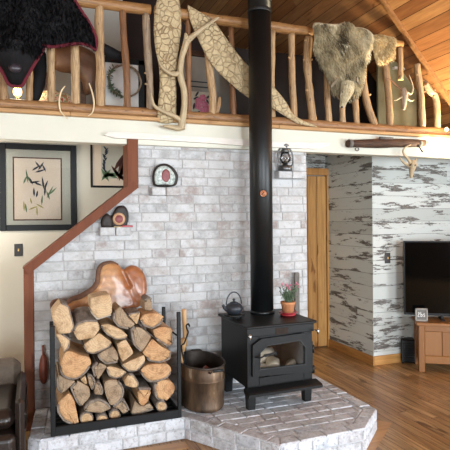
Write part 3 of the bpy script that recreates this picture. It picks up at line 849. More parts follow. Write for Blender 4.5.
for px, py, an, L in ((38,165,2.2,.09),(41,166,1.0,.1),(44,168,2.0,.08),(36,168,.6,.09),(40,171,.3,.1),(35,182,.2,.1),(31,181,2.0,.08),(38,184,-.4,.09),(43,183,1.7,.13),(45,190,1.5,.12),(46,185,1.2,.1),(34,192,1.6,.09),(37,194,1.4,.07)): blade(m, px, py, an, L, .009, yy)
m.build('dark_iris_blooms', M['ink'], t)
m = MB()
for px, py, an, L in ((27,176,1.7,.14),(25,180,1.2,.08),(29,179,2.0,.08),(50,192,1.1,.14),(53,191,.8,.1),(48,195,1.9,.1),(26,208,1.7,.09),(42,200,1.5,.1)): blade(m, px, py, an, L, .008, yy)
m.build('green_stems', M['inkgreen'], t)
m = MB()
for px, py, an, L in ((24,206,1.6,.1),(33,208,.4,.09),(40,206,2.6,.09),(37,211,1.6,.1),(31,201,1.8,.06)): blade(m, px, py, an, L, .007, yy)
m.build('ochre_leaves', M['inkyellow'], t)
m = MB(); m.box((u0+.05, HW-.024, z0+.05), (u1-.05, HW-.022, z1-.05)); m.build('glazing', M['glass'], t)
# second print, partly behind the rail
a = PY(90.5, 144, HW-.03); b = PY(140, 188, HW-.03); u0, u1, z0, z1 = a.x, b.x, b.z, a.z
t = thing('framed_print', ((u0+u1)/2, HW, z0), 'smaller black-framed plant print half hidden behind the stair rail post', 'framed picture')
frame_box('frame', HW, u0, u1, z0, z1+.03, .02, .025, t, M['black'])
m = MB(); m.box((u0+.015, HW-.012, z0+.015), (u1-.015, HW-.006, z1)); m.build('mat_board', M['paper'], t)
ia = PY(101, 140, HW-.014); ib = PY(136, 179, HW-.014)
m = MB(); m.box((ia.x, HW-.016, ib.z), (ib.x, HW-.010, z1-.01)); m.build('print_sheet', M['mat'], t)
m = MB()
for k in range(11): blade(m, 121+k*.9+R.uniform(-2, 2), 164+R.uniform(-6, 6), 1.0+k*.09, .26-.008*k, .02, HW-.017)
for k in range(4): blade(m, 116+k*2, 172+k*2, 2.2+k*.15, .16, .016, HW-.0185)
m.build('brown_leaves', M['inkbrown'], t)
m = MB()
for k in range(14): blade(m, 105+R.uniform(-1.5, 1.5), 148+k*1.9, R.choice((.9, 2.2))+R.uniform(-.3, .3), .055, .008, HW-.017)
m.build('dark_sprig', M['ink'], t)
m = MB()
for an, px in ((.35, 109), (.9, 106), (2.7, 111), (2.1, 105), (.1, 113)): blade(m, px, 175, an, .15, .016, HW-.018)
m.build('green_leaves', M['inkgreen'], t)

# ================================================================== WOOD STOVE
SO = PZ(246.7, 327.5, .80); SA = math.radians(1.2)
su = Vector((math.cos(SA), math.sin(SA), 0)); sv = Vector((-math.sin(SA), math.cos(SA), 0))
SM = Matrix.Translation((SO.x, SO.y, 0)) @ Matrix.Rotation(SA, 4, 'Z')
def S(u, v, z): return SM @ Vector((u, v, z))
def sbox(u0, u1, v0, v1, z0, z1, bev=.004, m=None):
    m = m or MB(); m.M = SM; m.box((u0, v0, z0), (u1, v1, z1), bev=bev); m.M = None; return m
def SF(px, py, v):   # pixel onto the stove plane at local depth v -> (u,z)
    p = PP(px, py, S(0, v, 0), sv); q = SM.inverted() @ p; return (q.x, q.z)
stove = thing('wood_stove', S(.3, .3, HZ), 'black cast iron wood stove with arched glass door standing on the brick hearth', 'stove')
SW = .606; SD = .60
m = sbox(.022, SW-.022, .045, SD-.02, .33, .782, .006)
# hollow the firebox: body built as panels
m = MB(); m.M = SM
m.box((.022, .045, .33), (SW-.022, SD-.02, .345), bev=.002)
m.box((.022, .05, .33), (.034, SD-.02, .782), bev=.002); m.box((SW-.034, .05, .33), (SW-.022, SD-.02, .782), bev=.002)
m.box((.022, SD-.04, .33), (SW-.022, SD-.02, .782), bev=.002)
m.box((.022, .045, .33), (.12, .06, .782), bev=.003); m.box((SW-.10, .045, .33), (SW-.022, .06, .782), bev=.003)
m.box((.12, .045, .33), (SW-.10, .06, .40), bev=.003); m.box((.12, .045, .655), (SW-.10, .06, .782), bev=.003)
m.M = None; m.build('body', M['stove'], stove)
m = sbox(.05, SW-.05, .075, SD-.06, .352, .356, 0); m.M = SM
m.box((.05, .5, .352), (SW-.05, .505, .66)); m.box((.05, .07, .352), (.055, .5, .66)); m.box((SW-.055, .07, .352), (SW-.05, .5, .66)); m.box((.05, .07, .655), (SW-.05, .5, .66))
m.M = None; m.build('firebox', M['soot'], stove)
m = sbox(0, SW, 0, SD, .782, .803, .006); m.build('top_plate', M['stove'], stove)
m = sbox(.012, SW-.012, .03, .05, .715, .783, .004); m.build('header_strip', M['stove'], stove)
va, vb = SF(276, 329, .028), SF(288, 333, .028)
m = sbox(va[0], vb[0], .026, .034, vb[1]-.004, va[1]+.004, .001); m.build('air_slot', M['soot'], stove)
# ash lip
la = SF(247.5, 391, -.07); 
m = MB(); m.M = SM
m.prism([(.05, .335), (-.035, .322), (-.05, .312), (-.05, .292), (-.03, .285), (.05, .30)], lambda y, z, d: (d, y, z), -.006, SW+.012)
m.M = None; m.build('ash_lip', M['stove'], stove)
for u in (.03, SW-.09):
    for v in (.045, SD-.1):
        m = MB(); m.M = SM
        z1 = .332
        vs = [(u, v, HZ+.005), (u+.055, v, HZ+.005), (u+.055, v+.055, HZ+.005), (u, v+.055, HZ+.005), (u-.004, v-.004, z1), (u+.062, v-.004, z1), (u+.062, v+.062, z1), (u-.004, v+.062, z1)]
        m.add(vs, [(0,1,2,3),(4,5,6,7),(0,1,5,4),(1,2,6,5),(2,3,7,6),(3,0,4,7)]); m.M = None
        m.build('leg', M['stove'], stove)
# door with arched window
DV = .02
dout = [SF(*p, DV) for p in ((252.6,377),(252.6,345.5),(261,339),(303,333),(312.5,341.5),(312.5,371.5))]
din = [SF(*p, DV) for p in ((259.2,370),(259.2,352.5),(266.5,344.8),(300,339.6),(305.8,346.5),(305.8,364.5))]
m = MB(); m.M = SM; n = len(dout)
for i in range(n):
    j = (i+1) % n
    q = [dout[i], dout[j], din[j], din[i]]
    m.prism(q, lambda x, z, d: (x, .045-d, z), 0, .03)
m.M = None; dr = m.build('door', M['stove'], stove)
m = MB(); m.M = SM
ob = din; ib = inset(din[::-1], .008)[::-1] if area(din) < 0 else inset(din, .008)
for i in range(n):
    j = (i+1) % n; m.prism([ob[i], ob[j], ib[j], ib[i]], lambda x, z, d: (x, .045-d, z), .018, .034)
m.M = None; m.build('window_trim', M['seam'], dr)
m = MB(); m.M = SM; m.prism([(p[0], p[1]) for p in din], lambda x, z, d: (x, .03-d, z), 0, .004); m.M = None; m.build('glass_pane', M['stoveglass'], dr)
hp = SF(259, 357, -.02); hq = SF(276, 353, -.03)
m = MB(); m.M = SM
m.tube(spline([(hp[0]-.012, .02, hp[1]-.01), (hp[0]+.005, -.03, hp[1]-.004), (hp[0]+.04, -.04, hp[1]+.01), (hq[0], -.04, hq[1]+.01)]), .006, 8)
cs = []
for i in range(60): tt = i/59; a = tt*2*PI*9; cs.append((hp[0]+.035+tt*(hq[0]-hp[0]-.035), -.04+math.cos(a)*.011, hp[1]+.01+tt*.004+math.sin(a)*.011))
m.tube(cs, .0028, 5); m.M = None; m.build('coil_handle', M['seam'], dr)
for v in (.42, .58):
    m = MB(); m.M = SM; m.tube([(SW-.03, .022, v-.03), (SW-.03, .022, v+.03)], .012, 10); m.M = None; m.build('hinge', M['stove'], stove)
for p, u in (((249.5, 337), 0), ((317, 331), 0)):
    q = SF(*p, .0); m = MB(); m.M = SM; m.tube([(q[0], .03, q[1]+.004), (q[0], -.012, q[1])], .006, 8); m.lathe([(.001, -.022), (.008, -.02), (.009, .02), (.001, .022)], (q[0], -.014, q[1]), 10); m.M = None
    m.build('draft_knob', M['chrome'], stove)
# ashy split logs inside
for i, (u, v, z, rot, r, L) in enumerate(((.17, .17, .41, .25, .05, .2), (.32, .21, .425, 1.2, .062, .2), (.46, .17, .415, 1.0, .05, .18), (.25, .27, .50, .5, .05, .26))):
    m = MB(); m.M = SM
    d = Vector((math.cos(rot), math.sin(rot), .06 if i == 3 else .0))*L/2; c = Vector((u, v, z))
    m.tube([c-d, c-d*.4, c+d*.3, c+d], [r*.9, r, r*1.05, r*.85], 9, jit=.5); m.M = None
    tag(m.build('burnt_log', M['ash']), ['ash-pale burnt log at the left inside the stove', 'ash-pale burnt log across the middle of the stove firebox', 'short ash-pale burnt log at the right inside the stove', 'ash-pale burnt log lying on top of the others in the stove'][i], 'log', 'burnt logs in the stove')
# stove pipe
PC = PY(262, 300, 3.958); PC.z = 0
px_, py_ = PC.x, PC.y; pr = .097
def cyl(m, r0, r1, z0, z1, n=40): m.lathe([(r0, z0), (r1, z1)], (px_, py_, 0), n)
pipe = thing('stove_pipe', (px_, py_, .803), 'tall matte black stove pipe rising from the stove past the loft rail', 'stove pipe')
zj = PY(258, 10, py_).z
m = MB(); cyl(m, pr, pr, .815, zj); m.build('lower_section', M['pipe'], pipe)
m = MB(); cyl(m, pr*1.03, pr*1.03, zj-.02, cz(px_)-.14); m.build('upper_section', M['pipe'], pipe)
m = MB(); m.lathe([(pr*1.035, zj-.03), (pr*1.05, zj-.025), (pr*1.05, zj-.01), (pr*1.03, zj)], (px_, py_, 0), 40); m.build('joint_band', M['seam'], pipe)
m = MB(); m.lathe([(pr*1.06, .803), (pr*1.06, .825), (pr, .83)], (px_, py_, 0), 40); m.build('base_collar', M['pipe'], pipe)
m = MB()
for zz in (2.05, 1.0):
    for a in (-2.2, -1.4): m.ball((px_+math.cos(a)*pr, py_+math.sin(a)*pr, zz), .004, 6)
m.build('screws', M['seam'], pipe)
# magnetic thermometer
tz = PY(263, 193.5, py_-pr).z; td = Vector((-px_*.15-.1, -1, 0)).normalized(); tb = PP(263, 193.5, (px_, py_, 0), td) 
tdir = (Vector((EYEP.x, EYEP.y, 0))-Vector((px_, py_, 0))).normalized(); side = Vector((-tdir.y, tdir.x, 0))
off = (PP(263.2, 193.5, Vector((px_, py_, 0))+tdir*pr, tdir)-Vector((px_, py_, 0))-tdir*pr).dot(side)
ang = math.asin(max(-.9, min(.9, off/pr))); tn = tdir*math.cos(ang)+side*math.sin(ang)
tc = Vector((px_, py_, tz))+tn*(pr+.002)
TM = tn.to_track_quat('Z', 'Y').to_matrix()
th = thing('stove_thermometer', tc, 'small round copper-coloured thermometer stuck on the stove pipe', 'thermometer')
m = MB(); m.lathe([(.034, -.002), (.034, .005), (.031, .008), (.026, .006)], tc, 24, M=TM); m.build('bezel', M['black'], th)
m = MB(); m.lathe([(.001, .0065), (.03, .0065)], tc, 24, M=TM); m.build('dial', plain('copper_dial', '#b3643a', '#cf8a5e', .4, .3, 40, 0), th)
up = Vector((0, 0, 1)); sd_ = up.cross(tn)
m = MB(); m.tube([tc+tn*.009-sd_*.015-up*.012, tc+tn*.009+sd_*.005+up*.014], .003, 6); m.build('pointer', M['black'], th)
# kettle and its round trivet on the stove's back left
kz = .803
kp = PZ(234, 314.5, .835); K2 = S(.055, .42, 0); kx, ky = kp.x, kp.y
tv_ = thing('round_trivet', (kx, ky, .803), 'round dark iron plate under the kettle at the back left of the stove', 'trivet')
m = MB(); m.lathe([(.001, .826), (.08, .826), (.085, .83), (.085, .838), (.08, .842), (.001, .842)], (kx, ky, 0), 32); m.build('plate', M['stove'], tv_)
for a in (.3, 2.4, 4.5):
    m = MB(); m.tube([(kx+.035*math.cos(a)+.03, ky+.035*math.sin(a), .8035), (kx+.035*math.cos(a)+.03, ky+.035*math.sin(a), .828)], .008, 8); m.build('foot', M['stove'], tv_)
kt = thing('cast_iron_kettle', (kx, ky, .842), 'small dark blue-black cast iron kettle with hoop handle on the stove', 'kettle')
b0 = .843
m = MB(); m.lathe([(.001, b0), (.05, b0), (.062, b0+.015), (.072, b0+.035), (.07, b0+.055), (.052, b0+.078), (.035, b0+.084), (.001, b0+.085)], (kx, ky, 0), 28); m.build('body', M['iron'], kt)
m = MB(); m.lathe([(.036, b0+.083), (.034, b0+.09), (.015, b0+.097), (.001, b0+.098)], (kx, ky, 0), 24); ld = m.build('lid', M['iron'], kt)
m = MB(); m.lathe([(.005, b0+.096), (.007, b0+.103), (.013, b0+.112), (.009, b0+.12), (.001, b0+.122)], (kx, ky, 0), 14); m.build('lid_knob', M['iron'], ld)
m = MB(); m.tube(spline([(kx-.06, ky, b0+.035), (kx-.08, ky-.002, b0+.05), (kx-.095, ky-.004, b0+.075)]), [.018]*4+[.015]*4+[.012]*5, 10); m.build('spout', M['iron'], kt)
hpts = [(kx+.062*math.cos(a)*1.05, ky, b0+.075+.098*math.sin(a)) for a in [PI*i/16 for i in range(17)]]
m = MB(); m.tube(hpts, .0055, 8); m.build('hoop_handle', M['iron'], kt)
# flower pot, red saucers
fp = PZ(288, 312, .83); fx, fy = fp.x, fp.y
fq = S(.47, .40, 0); fx, fy = (fp.x, fp.y)
t = thing('red_saucer', (fx, fy, .803), 'red glazed dish under the flower pot on the stove top', 'saucer')
m = MB(); m.lathe([(.001, .804), (.06, .804), (.066, .812), (.066, .818), (.001, .818)], (fx, fy, 0), 28); m.build('lower_dish', M['redglaze'], t)
m = MB(); m.lathe([(.001, .8185), (.05, .8185), (.074, .829), (.076, .834), (.07, .834), (.05, .826), (.001, .826)], (fx, fy, 0), 28); m.build('upper_dish', M['redglaze'], t)
t = thing('flower_pot', (fx, fy, .826), 'terracotta pot of small pink flowers on a red dish on the stove', 'potted plant')
m = MB(); m.lathe([(.001, .8265), (.045, .8265), (.056, .895), (.061, .897), (.062, .917), (.056, .917), (.054, .9), (.001, .9)], (fx, fy, 0), 28); m.build('pot', M['terracotta'], t)
m = MB(); m.lathe([(.001, .905), (.054, .905)], (fx, fy, 0), 20); m.build('soil', M['soil'], t)
tips = []; m = MB()
for i in range(60):
    a = R.uniform(0, 2*PI); sp_ = R.uniform(.01, .10); h = R.uniform(.06, .165)
    b = Vector((fx+.03*math.cos(a)*R.random(), fy+.03*math.sin(a)*R.random(), .895)); e = Vector((fx+sp_*math.cos(a), fy+sp_*math.sin(a)*.8, .9+h))
    md = (b+e)/2+Vector((0, 0, .012)); m.tube([b, md, e], .0014, 5, cap=False)
    for k in range(9):
        c = b+(e-b)*R.uniform(.3, .95); d = Vector((R.uniform(-1, 1), R.uniform(-1, 1), R.uniform(.1, 1))).normalized()*R.uniform(.014, .026); s_ = d.orthogonal().normalized()*.0045
        m.add([c, c+d*.5+s_, c+d, c+d*.5-s_], [(0,1,2,3)])
    if h > .10: tips.append(e)
m.build('foliage', M['leaf'], t)
for e in [q for q in tips if q.z > 1.02][:24]:
    m = MB()
    for k in range(3): m.ball(e+Vector((R.uniform(-.005, .005), R.uniform(-.005, .005), R.uniform(-.003, .006))), R.uniform(.004, .006), 6)
    m.build('blossom', M['pink'], t)
# grey weathered stick standing behind the stove
yb = WY-.06
a = PY(296.5, 272.5, yb); m = MB()
g = thing('weathered_stick', (a.x, yb, HZ), 'flat grey weathered stick standing upright behind the flower pot', 'stick')
m = MB(); m.box((a.x-.024, yb-.014, HZ+.002), (a.x+.024, yb+.014, a.z), bev=.004); m.build('shaft', M['greystick'], g)
bpy.data.objects.remove(g.children[0]) if False else None

# ================================================================== WOOD RACK
RY = 3.60
def rx(px, py, y): return PY(px, py, y)
fl_t, fl_b = rx(53, 320, RY), rx(54, 436, RY); fr_t, fr_b = rx(177, 312, RY), rx(181, 415, RY)
xl_, xr_ = (fl_t.x+fl_b.x)/2-.005, (fr_t.x+fr_b.x)/2
RB = 3.98
rack = thing('firewood_rack', ((xl_+xr_)/2, 3.8, HZ), 'black steel firewood rack holding the split logs on the hearth', 'log rack')
zb = HZ+.005
for nm, x, y, z1, w in (('post', xl_, RY, .90, .016), ('post', xr_, RY, fr_t.z, .013), ('post', xl_+.005, RB, .86, .013), ('post', xr_-.02, RB, .91, .013)):
    m = MB(); m.box((x-w, y-w, zb), (x+w, y+w, z1), bev=.003); m.build(nm, M['black'], rack)
m = MB(); m.box((xl_, RY-.012, zb+.0), (xr_, RY+.004, zb+.062), bev=.003); m.build('front_rail', M['black'], rack)
m = MB(); m.box((xl_, RB-.006, zb), (xr_, RB+.010, zb+.062), bev=.003); m.build('rear_rail', M['black'], rack)
for x in (xl_, xr_):
    m = MB(); m.box((x-.008, RY, zb), (x+.008, RB, zb+.05), bev=.003); m.build('side_rail', M['black'], rack)
    m = MB(); m.tube([(x, RY+.01, .62 if x == xl_ else .75), (x, RB-.01, .62 if x == xl_ else .75)], .006, 8); m.build('tie_bar', M['black'], rack)
m = MB()
for k in range(5): m.box((xl_, RY+.04+k*.075, zb+.03), (xr_, RY+.055+k*.075, zb+.042), bev=.001)
m.build('floor_bars', M['black'], rack)
m = MB(); m.box((xl_, RY, zb+.028), (xr_, RB, zb+.03)); m.build('tray', M['black'], rack)

# ================================================================== LOGS
D_, U_, L_, R_ = -90, 90, 180, 0
LOGS = [  # outline px, bark direction (degrees; None = round), wood tone, label, length, (dx,dz) tilt
 ([(51.5,315),(61,303),(69,307),(74,326),(71,332),(59,333),(55,325)], 20, 'L', 'tan split log with rough edges at the top left corner of the stack', .26, (0,0)),
 ([(73.5,331),(77,323.5),(86,320.5),(97,321),(99.2,329),(92,337.5),(78,339.5)], 100, 'L', 'log with its dark round bark rising behind, second from the left on top', .24, (-.03,.25)),
 ([(90.5,298),(109.5,294),(111.5,305),(111,315),(97,319),(91,312)], -100, 'L', 'square pale block with birch bark underside on top of the stack', .2, (0,0)),
 ([(113.5,313),(120.7,306.5),(127,317),(135,324),(128,329),(119,327.3),(113.5,321)], -150, 'G', 'grey-tan quarter log on top, just right of the square pale block', .24, (0,0)),
 ([(128,314.5),(140.5,312),(139.5,317),(137,325),(132,319)], 120, 'L', 'small pale wedge tucked on top between two larger split logs', .22, (0,0)),
 ([(140,320),(144,314.5),(156,312.8),(163.6,317),(161,323.5),(152.5,328.6),(144.5,326.3)], -90, 'O', 'half-round pinkish log lying flat side up at the top right', .26, (0,0)),
 ([(100.5,325),(108.5,324),(120,329),(127,335),(124.5,338.2),(115.5,339),(106.5,334)], -110, 'L', 'slim lens-shaped tan log under the grey-tan quarter log', .34, (0,0)),
 ([(83.5,345.5),(99,333),(106.2,338.8),(111.5,343),(108,347.8),(94,354),(87,352)], -110, 'L', 'pale tan half-round log in the second row, left of centre', .36, (0,0)),
 ([(98.3,354.8),(112.6,346.5),(117.4,353),(118.6,362.3),(106.5,364.6),(99,359)], -120, 'G', 'dark grey-brown log under the pale half-round log left of centre', .36, (0,0)),
 ([(117,344),(125.5,339.3),(133.5,352.5),(122.3,361.5),(119.4,355)], None, 'L', 'small four-sided tan split log near the middle of the stack', .36, (0,0)),
 ([(130.8,330),(135,327),(142,328.8),(151.6,337),(141.3,352.5),(134,345)], 160, 'G', 'large wedge with rounded left bark edge below the half-round top log', .36, (0,0)),
 ([(153.2,330.5),(163,327),(173,329.5),(173.6,344.5),(168.3,347),(157.2,340.3)], -70, 'O', 'orange half log against the right post near the top', .36, (0,0)),
 ([(143.4,353),(152.7,339.5),(161.3,347),(171.5,352.3),(170,359.7),(160,363.2),(149.3,361.5)], -70, 'O', 'bright orange quarter log right of centre with a grey bark rim', .36, (0,0)),
 ([(121.5,365),(134,359),(143.8,355.2),(145,362),(136.5,371),(128,371)], -80, 'L', 'pale oval split log in the centre of the stack', .36, (0,0)),
 ([(140.3,371.7),(145.8,365),(158,363.8),(168.3,364),(171.5,371.7),(166.7,378.3),(152.5,382.5),(144.8,379.2)], -90, 'O', 'wide orange half-round log with thick bark rim at the right side', .36, (0,0)),
 ([(106.8,368.3),(111,367.3),(122,370),(127,373.3),(122.3,378),(115.5,379.4),(109.3,377)], -90, 'L', 'shallow tan half-round log left of the pale oval log', .36, (0,0)),
 ([(123.8,380.5),(128.3,374),(132.7,373.8),(138.2,382),(137.2,386),(131,386.3),(125.3,384.6)], 20, 'L', 'small knotty tan split log under the pale oval log', .36, (0,0)),
 ([(137.4,388.2),(151.7,388.2),(147.8,401),(143,405.8),(139,402.5)], 90, 'O', 'narrow orange wedge pointing down in the lower right', .36, (0,0)),
 ([(154,386.5),(157.3,381.8),(168,379),(175.5,386.5),(171.7,394),(165,401),(157.3,399.5),(155,394)], 200, 'O', 'rounded orange log low against the right post', .36, (0,0)),
 ([(156.4,407),(158.5,402.8),(162,401.5),(166,402.8),(167.6,407),(165.5,411),(162,412.4),(158,411)], None, 'L', 'smallest round branch end under the rounded orange log at right', .3, (0,0)),
 ([(104.6,382),(112,379.8),(120,381.5),(123.7,388.5),(122.9,397),(116,405),(111,405.2),(107,398),(104.8,390)], -20, 'G', 'large log with bold growth rings in the lower middle', .36, (0,0)),
 ([(59,371),(64,353.8),(69,350),(78,354.5),(90.3,357.3),(89.5,367.5),(78.7,378.3),(67,378.5)], -100, 'O', 'biggest orange-tan split log at the left of the stack', .36, (0,0)),
 ([(55.3,334),(63,334.3),(70.5,339.8),(68.5,347.6),(64,352),(60.7,344)], -10, 'L', 'yellow-tan wedge below the top left corner log', .36, (0,0)),
 ([(56.3,380.3),(59.5,376),(66,379.5),(75.3,381.8),(68.2,389),(62,394.2),(57.3,390)], -140, 'G', 'dark grey-brown wedge under the biggest split log', .36, (0,0)),
 ([(70.3,388.2),(78,382),(89.3,388.2),(90.2,397),(81.2,407),(77,403.5)], 200, 'G', 'dark four-sided log right of the lower left orange log', .36, (0,0)),
 ([(92,368.2),(97,362.6),(107,366.4),(98.5,379.2),(94,375.7)], 150, 'G', 'small five-sided grey log right of the biggest split log', .36, (0,0)),
 ([(87.6,375.5),(92.7,376),(96.4,383),(92.5,391),(89.3,385)], 40, 'G', 'narrow curved grey split log beside the dark four-sided log', .36, (0,0)),
 ([(80.4,380.2),(85.7,376.5),(87.5,384.3),(84.5,384.4)], None, 'L', 'tiny pale wedge squeezed above the dark four-sided log', .3, (0,0)),
 ([(95.5,383),(99.5,382),(103.6,389.5),(102.6,395.3),(94.5,394.5)], 30, 'G', 'small brown wedge left of the log with bold rings', .36, (0,0)),
 ([(84,410),(88.5,402.5),(98.5,398.8),(108,403.4),(110.8,408),(100.5,412.8),(90.5,411.8)], 90, 'G', 'arched half-round log with grey rim above the small round ends', .36, (0,0)),
 ([(57.3,404),(68.5,393),(74,400.5),(78.5,421.8),(74,425),(63,419.8),(57.5,412)], 225, 'O', 'big orange half log at the bottom left corner', .36, (0,0)),
 ([(80,420),(82,415),(87,413),(92.3,415.5),(93.8,420),(91.5,425),(86.5,426.6),(82,425)], None, 'L', 'round branch end on the bottom row, leftmost of three', .34, (0,0)),
 ([(96.6,420.3),(98,416),(102.5,414.3),(107,416),(108.6,420.3),(106.5,424.5),(102.5,426.3),(98.5,424.6)], None, 'L', 'round branch end on the bottom row, middle of three', .34, (0,0)),
 ([(109.7,417),(111.5,412.5),(115.5,411),(119.5,412.5),(121,417),(119,421.2),(115.5,423),(111.5,421.5)], None, 'L', 'round branch end on the bottom row, rightmost of three', .34, (0,0)),
 ([(113,409),(124,399.8),(131,412.6),(123.5,415.5),(119.5,410.5)], 60, 'G', 'dull grey wedge low beside the rightmost small round end', .33, (0,.0)),
 ([(132.3,416.5),(136.3,402),(139,406.5),(144,408.3),(150,405),(155.5,411),(140,416.5)], -90, 'G', 'wide dull grey split log at the bottom under the orange wedge', .33, (0,0)),
 ([(144.3,309.5),(144.6,300),(148,297.5),(152.2,298.5),(151.8,310.5)], 90, 'G', 'small dark stub standing above the right end of the stack', .16, (0,0)),
]
LGY = 3.625
for i, (pl, bd, tone, label, L, (tx, tz)) in enumerate(LOGS):
    yj = LGY + R.uniform(-.02, .03)
    if i in (34, 35): yj = LGY+.04
    if i == 36: yj = 3.72
    if i in (0, 1, 2): yj = LGY-.01
    pts = [PY(a, b, LGY) for a, b in pl]
    if i == 36: pts = [PY(a, b, yj) for a, b in pl]
    o2 = [(p.x, p.z) for p in pts]
    if area(o2) < 0: o2 = o2[::-1]
    rnd_it = 2 if bd is None and len(pl) > 6 else 1
    o2 = smooth(o2, 1, .11 if len(pl) < 8 else .25); o2 = smooth(o2, 1, .25); mx_ = sum(p[0] for p in o2)/len(o2); mz_ = sum(p[1] for p in o2)/len(o2); o2 = [(mx_+(p[0]-mx_)*1.045, mz_+(p[1]-mz_)*1.045) for p in o2]
    n = len(o2); cx = sum(p[0] for p in o2)/n; cz_ = sum(p[1] for p in o2)/n
    rad = sum(math.dist(p, (cx, cz_)) for p in o2)/n
    round_ = bd is None and len(pl) > 6
    bdv = None if bd is None else Vector((math.cos(math.radians(bd)), math.sin(math.radians(bd))))
    pith = (cx, cz_) if bdv is None else (cx-bdv.x*rad*.9, cz_-bdv.y*rad*.9)
    if i == 20: pith = (cx-.005, cz_-.005)
    d = Vector((tx+R.uniform(-.008, .008), 1, tz))
    sd = R.random()*40
    TB = .006 if round_ else (.008 if tone == 'L' else .013)
    keep = []; nrm = []
    for k in range(n):
        a = Vector(o2[k]); b = Vector(o2[(k+1) % n]); e = (b-a).normalized(); nn = Vector((e.y, -e.x))
        keep.append(True if round_ else (bdv is not None and nn.dot(bdv) > .25))
        a = Vector(o2[k-1]); e = (b-a).normalized(); nrm.append(Vector((e.y, -e.x)))
    if rad > .03: o2 = [(p[0]-nrm[k].x*TB, p[1]-nrm[k].y*TB) if (keep[k] or keep[k-1]) else p for k, p in enumerate(o2)]
    else: TB = .003
    def pos(p, k, s=1.0, wob=0):
        q = Vector((cx+(p[0]-cx)*s, yj, cz_+(p[1]-cz_)*s)) + d*k*L
        if wob: q.y += .010*noise.noise((p[0]*25+sd, p[1]*25, s*3))+.004*noise.noise((p[0]*90+sd, p[1]*90, s*3))
        return q
    m = MB(); vs = []; at = []
    rings = [(1.0, .0), (.96, -.004), (.72, -.006), (.45, -.007), (.2, -.007)]
    for s, dy in rings:
        for p in o2:
            q = pos(p, 0, s, 1); q.y += dy; vs.append(q); at.append((cx+(p[0]-cx)*s-pith[0], cz_+(p[1]-cz_)*s-pith[1], sd))
    vs.append(pos((cx, cz_), 0)+Vector((0, -.007, 0))); at.append((cx-pith[0], cz_-pith[1], sd))
    fs = []
    for r_ in range(len(rings)-1):
        for k in range(n): fs.append((r_*n+k, r_*n+(k+1) % n, (r_+1)*n+(k+1) % n, (r_+1)*n+k))
    cI = len(rings)*n
    for k in range(n): fs.append(((len(rings)-1)*n+k, (len(rings)-1)*n+(k+1) % n, cI))
    m.add(vs, fs, R.random(), 0, True, at)
    ks = [0, .15, .4, .7, 1]; vs = []; at = []
    for k in ks:
        for p in o2:
            w_ = 1+.03*noise.noise((p[0]*12+sd, p[1]*12, k*3)) if k else 1
            q = pos(p, k, w_); 
            if k == 0: q = pos(p, 0, 1, 1)
            vs.append(q); at.append((p[0]-pith[0], k*L, sd+p[1]))
    fs = [(r_*n+k, r_*n+(k+1) % n, (r_+1)*n+(k+1) % n, (r_+1)*n+k) for r_ in range(len(ks)-1) for k in range(n)]
    fs.append([(len(ks)-1)*n+k for k in range(n)])
    m.add(vs, fs, R.random(), 0, False, at)
    org = Vector((cx, yj+L/2, min(p[1] for p in o2)))
    o = tag(m.build('firewood_log', M['end'+tone], origin=org), label, 'log', 'firewood logs in the rack')
    # bark shell on the rounded side
    if any(keep):
        m = MB(); T = TB
        kk = [0.0, .1, .25, .45, .7, 1.0]
        for k in range(n):
            if not keep[k]: continue
            j = (k+1) % n; vs = []
            for t_ in kk:
                for idx, edge in ((k, keep[k-1]), (j, keep[j])):
                    for lay in (0, 1):
                        th = T*lay*(1+.35*noise.noise((o2[idx][0]*30+sd, o2[idx][1]*30, t_*L*22))) if lay else 0.0005
                        p = (o2[idx][0]+nrm[idx].x*th, o2[idx][1]+nrm[idx].y*th)
                        q = pos(p, t_); 
                        if t_ == 0: q.y -= .002 + (.010*noise.noise((o2[idx][0]*25+sd, o2[idx][1]*25, 3)) if True else 0)
                        vs.append(q)
            nk = len(kk); fs = []
            for r_ in range(nk-1):
                b0_ = r_*4; b1_ = b0_+4
                fs += [(b0_+1, b0_+3, b1_+3, b1_+1), (b0_, b1_, b1_+2, b0_+2)]
                if not keep[k-1]: fs.append((b0_, b0_+1, b1_+1, b1_))
                if not keep[j]: fs.append((b0_+2, b1_+2, b1_+3, b0_+3))
            fs += [(0, 2, 3, 1), ((nk-1)*4, (nk-1)*4+1, (nk-1)*4+3, (nk-1)*4+2)]
            m.add(vs, fs, R.random(), 0, True)
        m.build('bark', M['barkpale'] if i in (2,) else M['bark'], o)

# ================================================================== BURL SLAB
BY = 4.03
bo = [(52,311),(52,304.5),(55,301),(60,300),(64,303),(68,302.5),(72,299),(80,297),(88,292.5),(95,287.5),(98.5,281),(99.3,271),(103,264.8),(112,262.6),(119,264.5),(123.5,270.5),(127,267.5),(132,265.3),(138,266.5),(144,272),(147.2,281),(147,292),(144.5,300),(140,306),(132,309.5),(118,314),(100,316),(80,318),(64,318)]
o2 = smooth([(p.x, p.z) for p in (PY(a, b, BY) for a, b in bo)], 2, .2)
lean = .14; zb0 = min(p[1] for p in o2)
fnB = lambda x, z, d: (x, BY-.02+(z-zb0)*lean-d, z)
def lobes(x, z):
    c1 = PY(113, 277, BY); c2 = PY(136, 288, BY); c3 = PY(122, 285, BY)
    a = .008*math.exp(-((x-c1.x)**2+(z-c1.z)**2)/.006) + .010*math.exp(-((x-c2.x)**2+(z-c2.z)**2)/.008)
    g = PY(124, 275, BY); dl = abs((x-g.x)*.8+(z-g.z)*.35); 
    return a-.026*math.exp(-dl*dl/.00018)*(1 if z > c3.z-.02 else .3)
m = MB(); sheet(m, o2, fnB, .014, .026, .05, .022, .004, 9, hf=lobes)
bu = tag(m.build('burl_slab', M['burl']), 'large polished orange-brown heart-shaped burl slab leaning on the brick wall above the logs', 'wood slab')
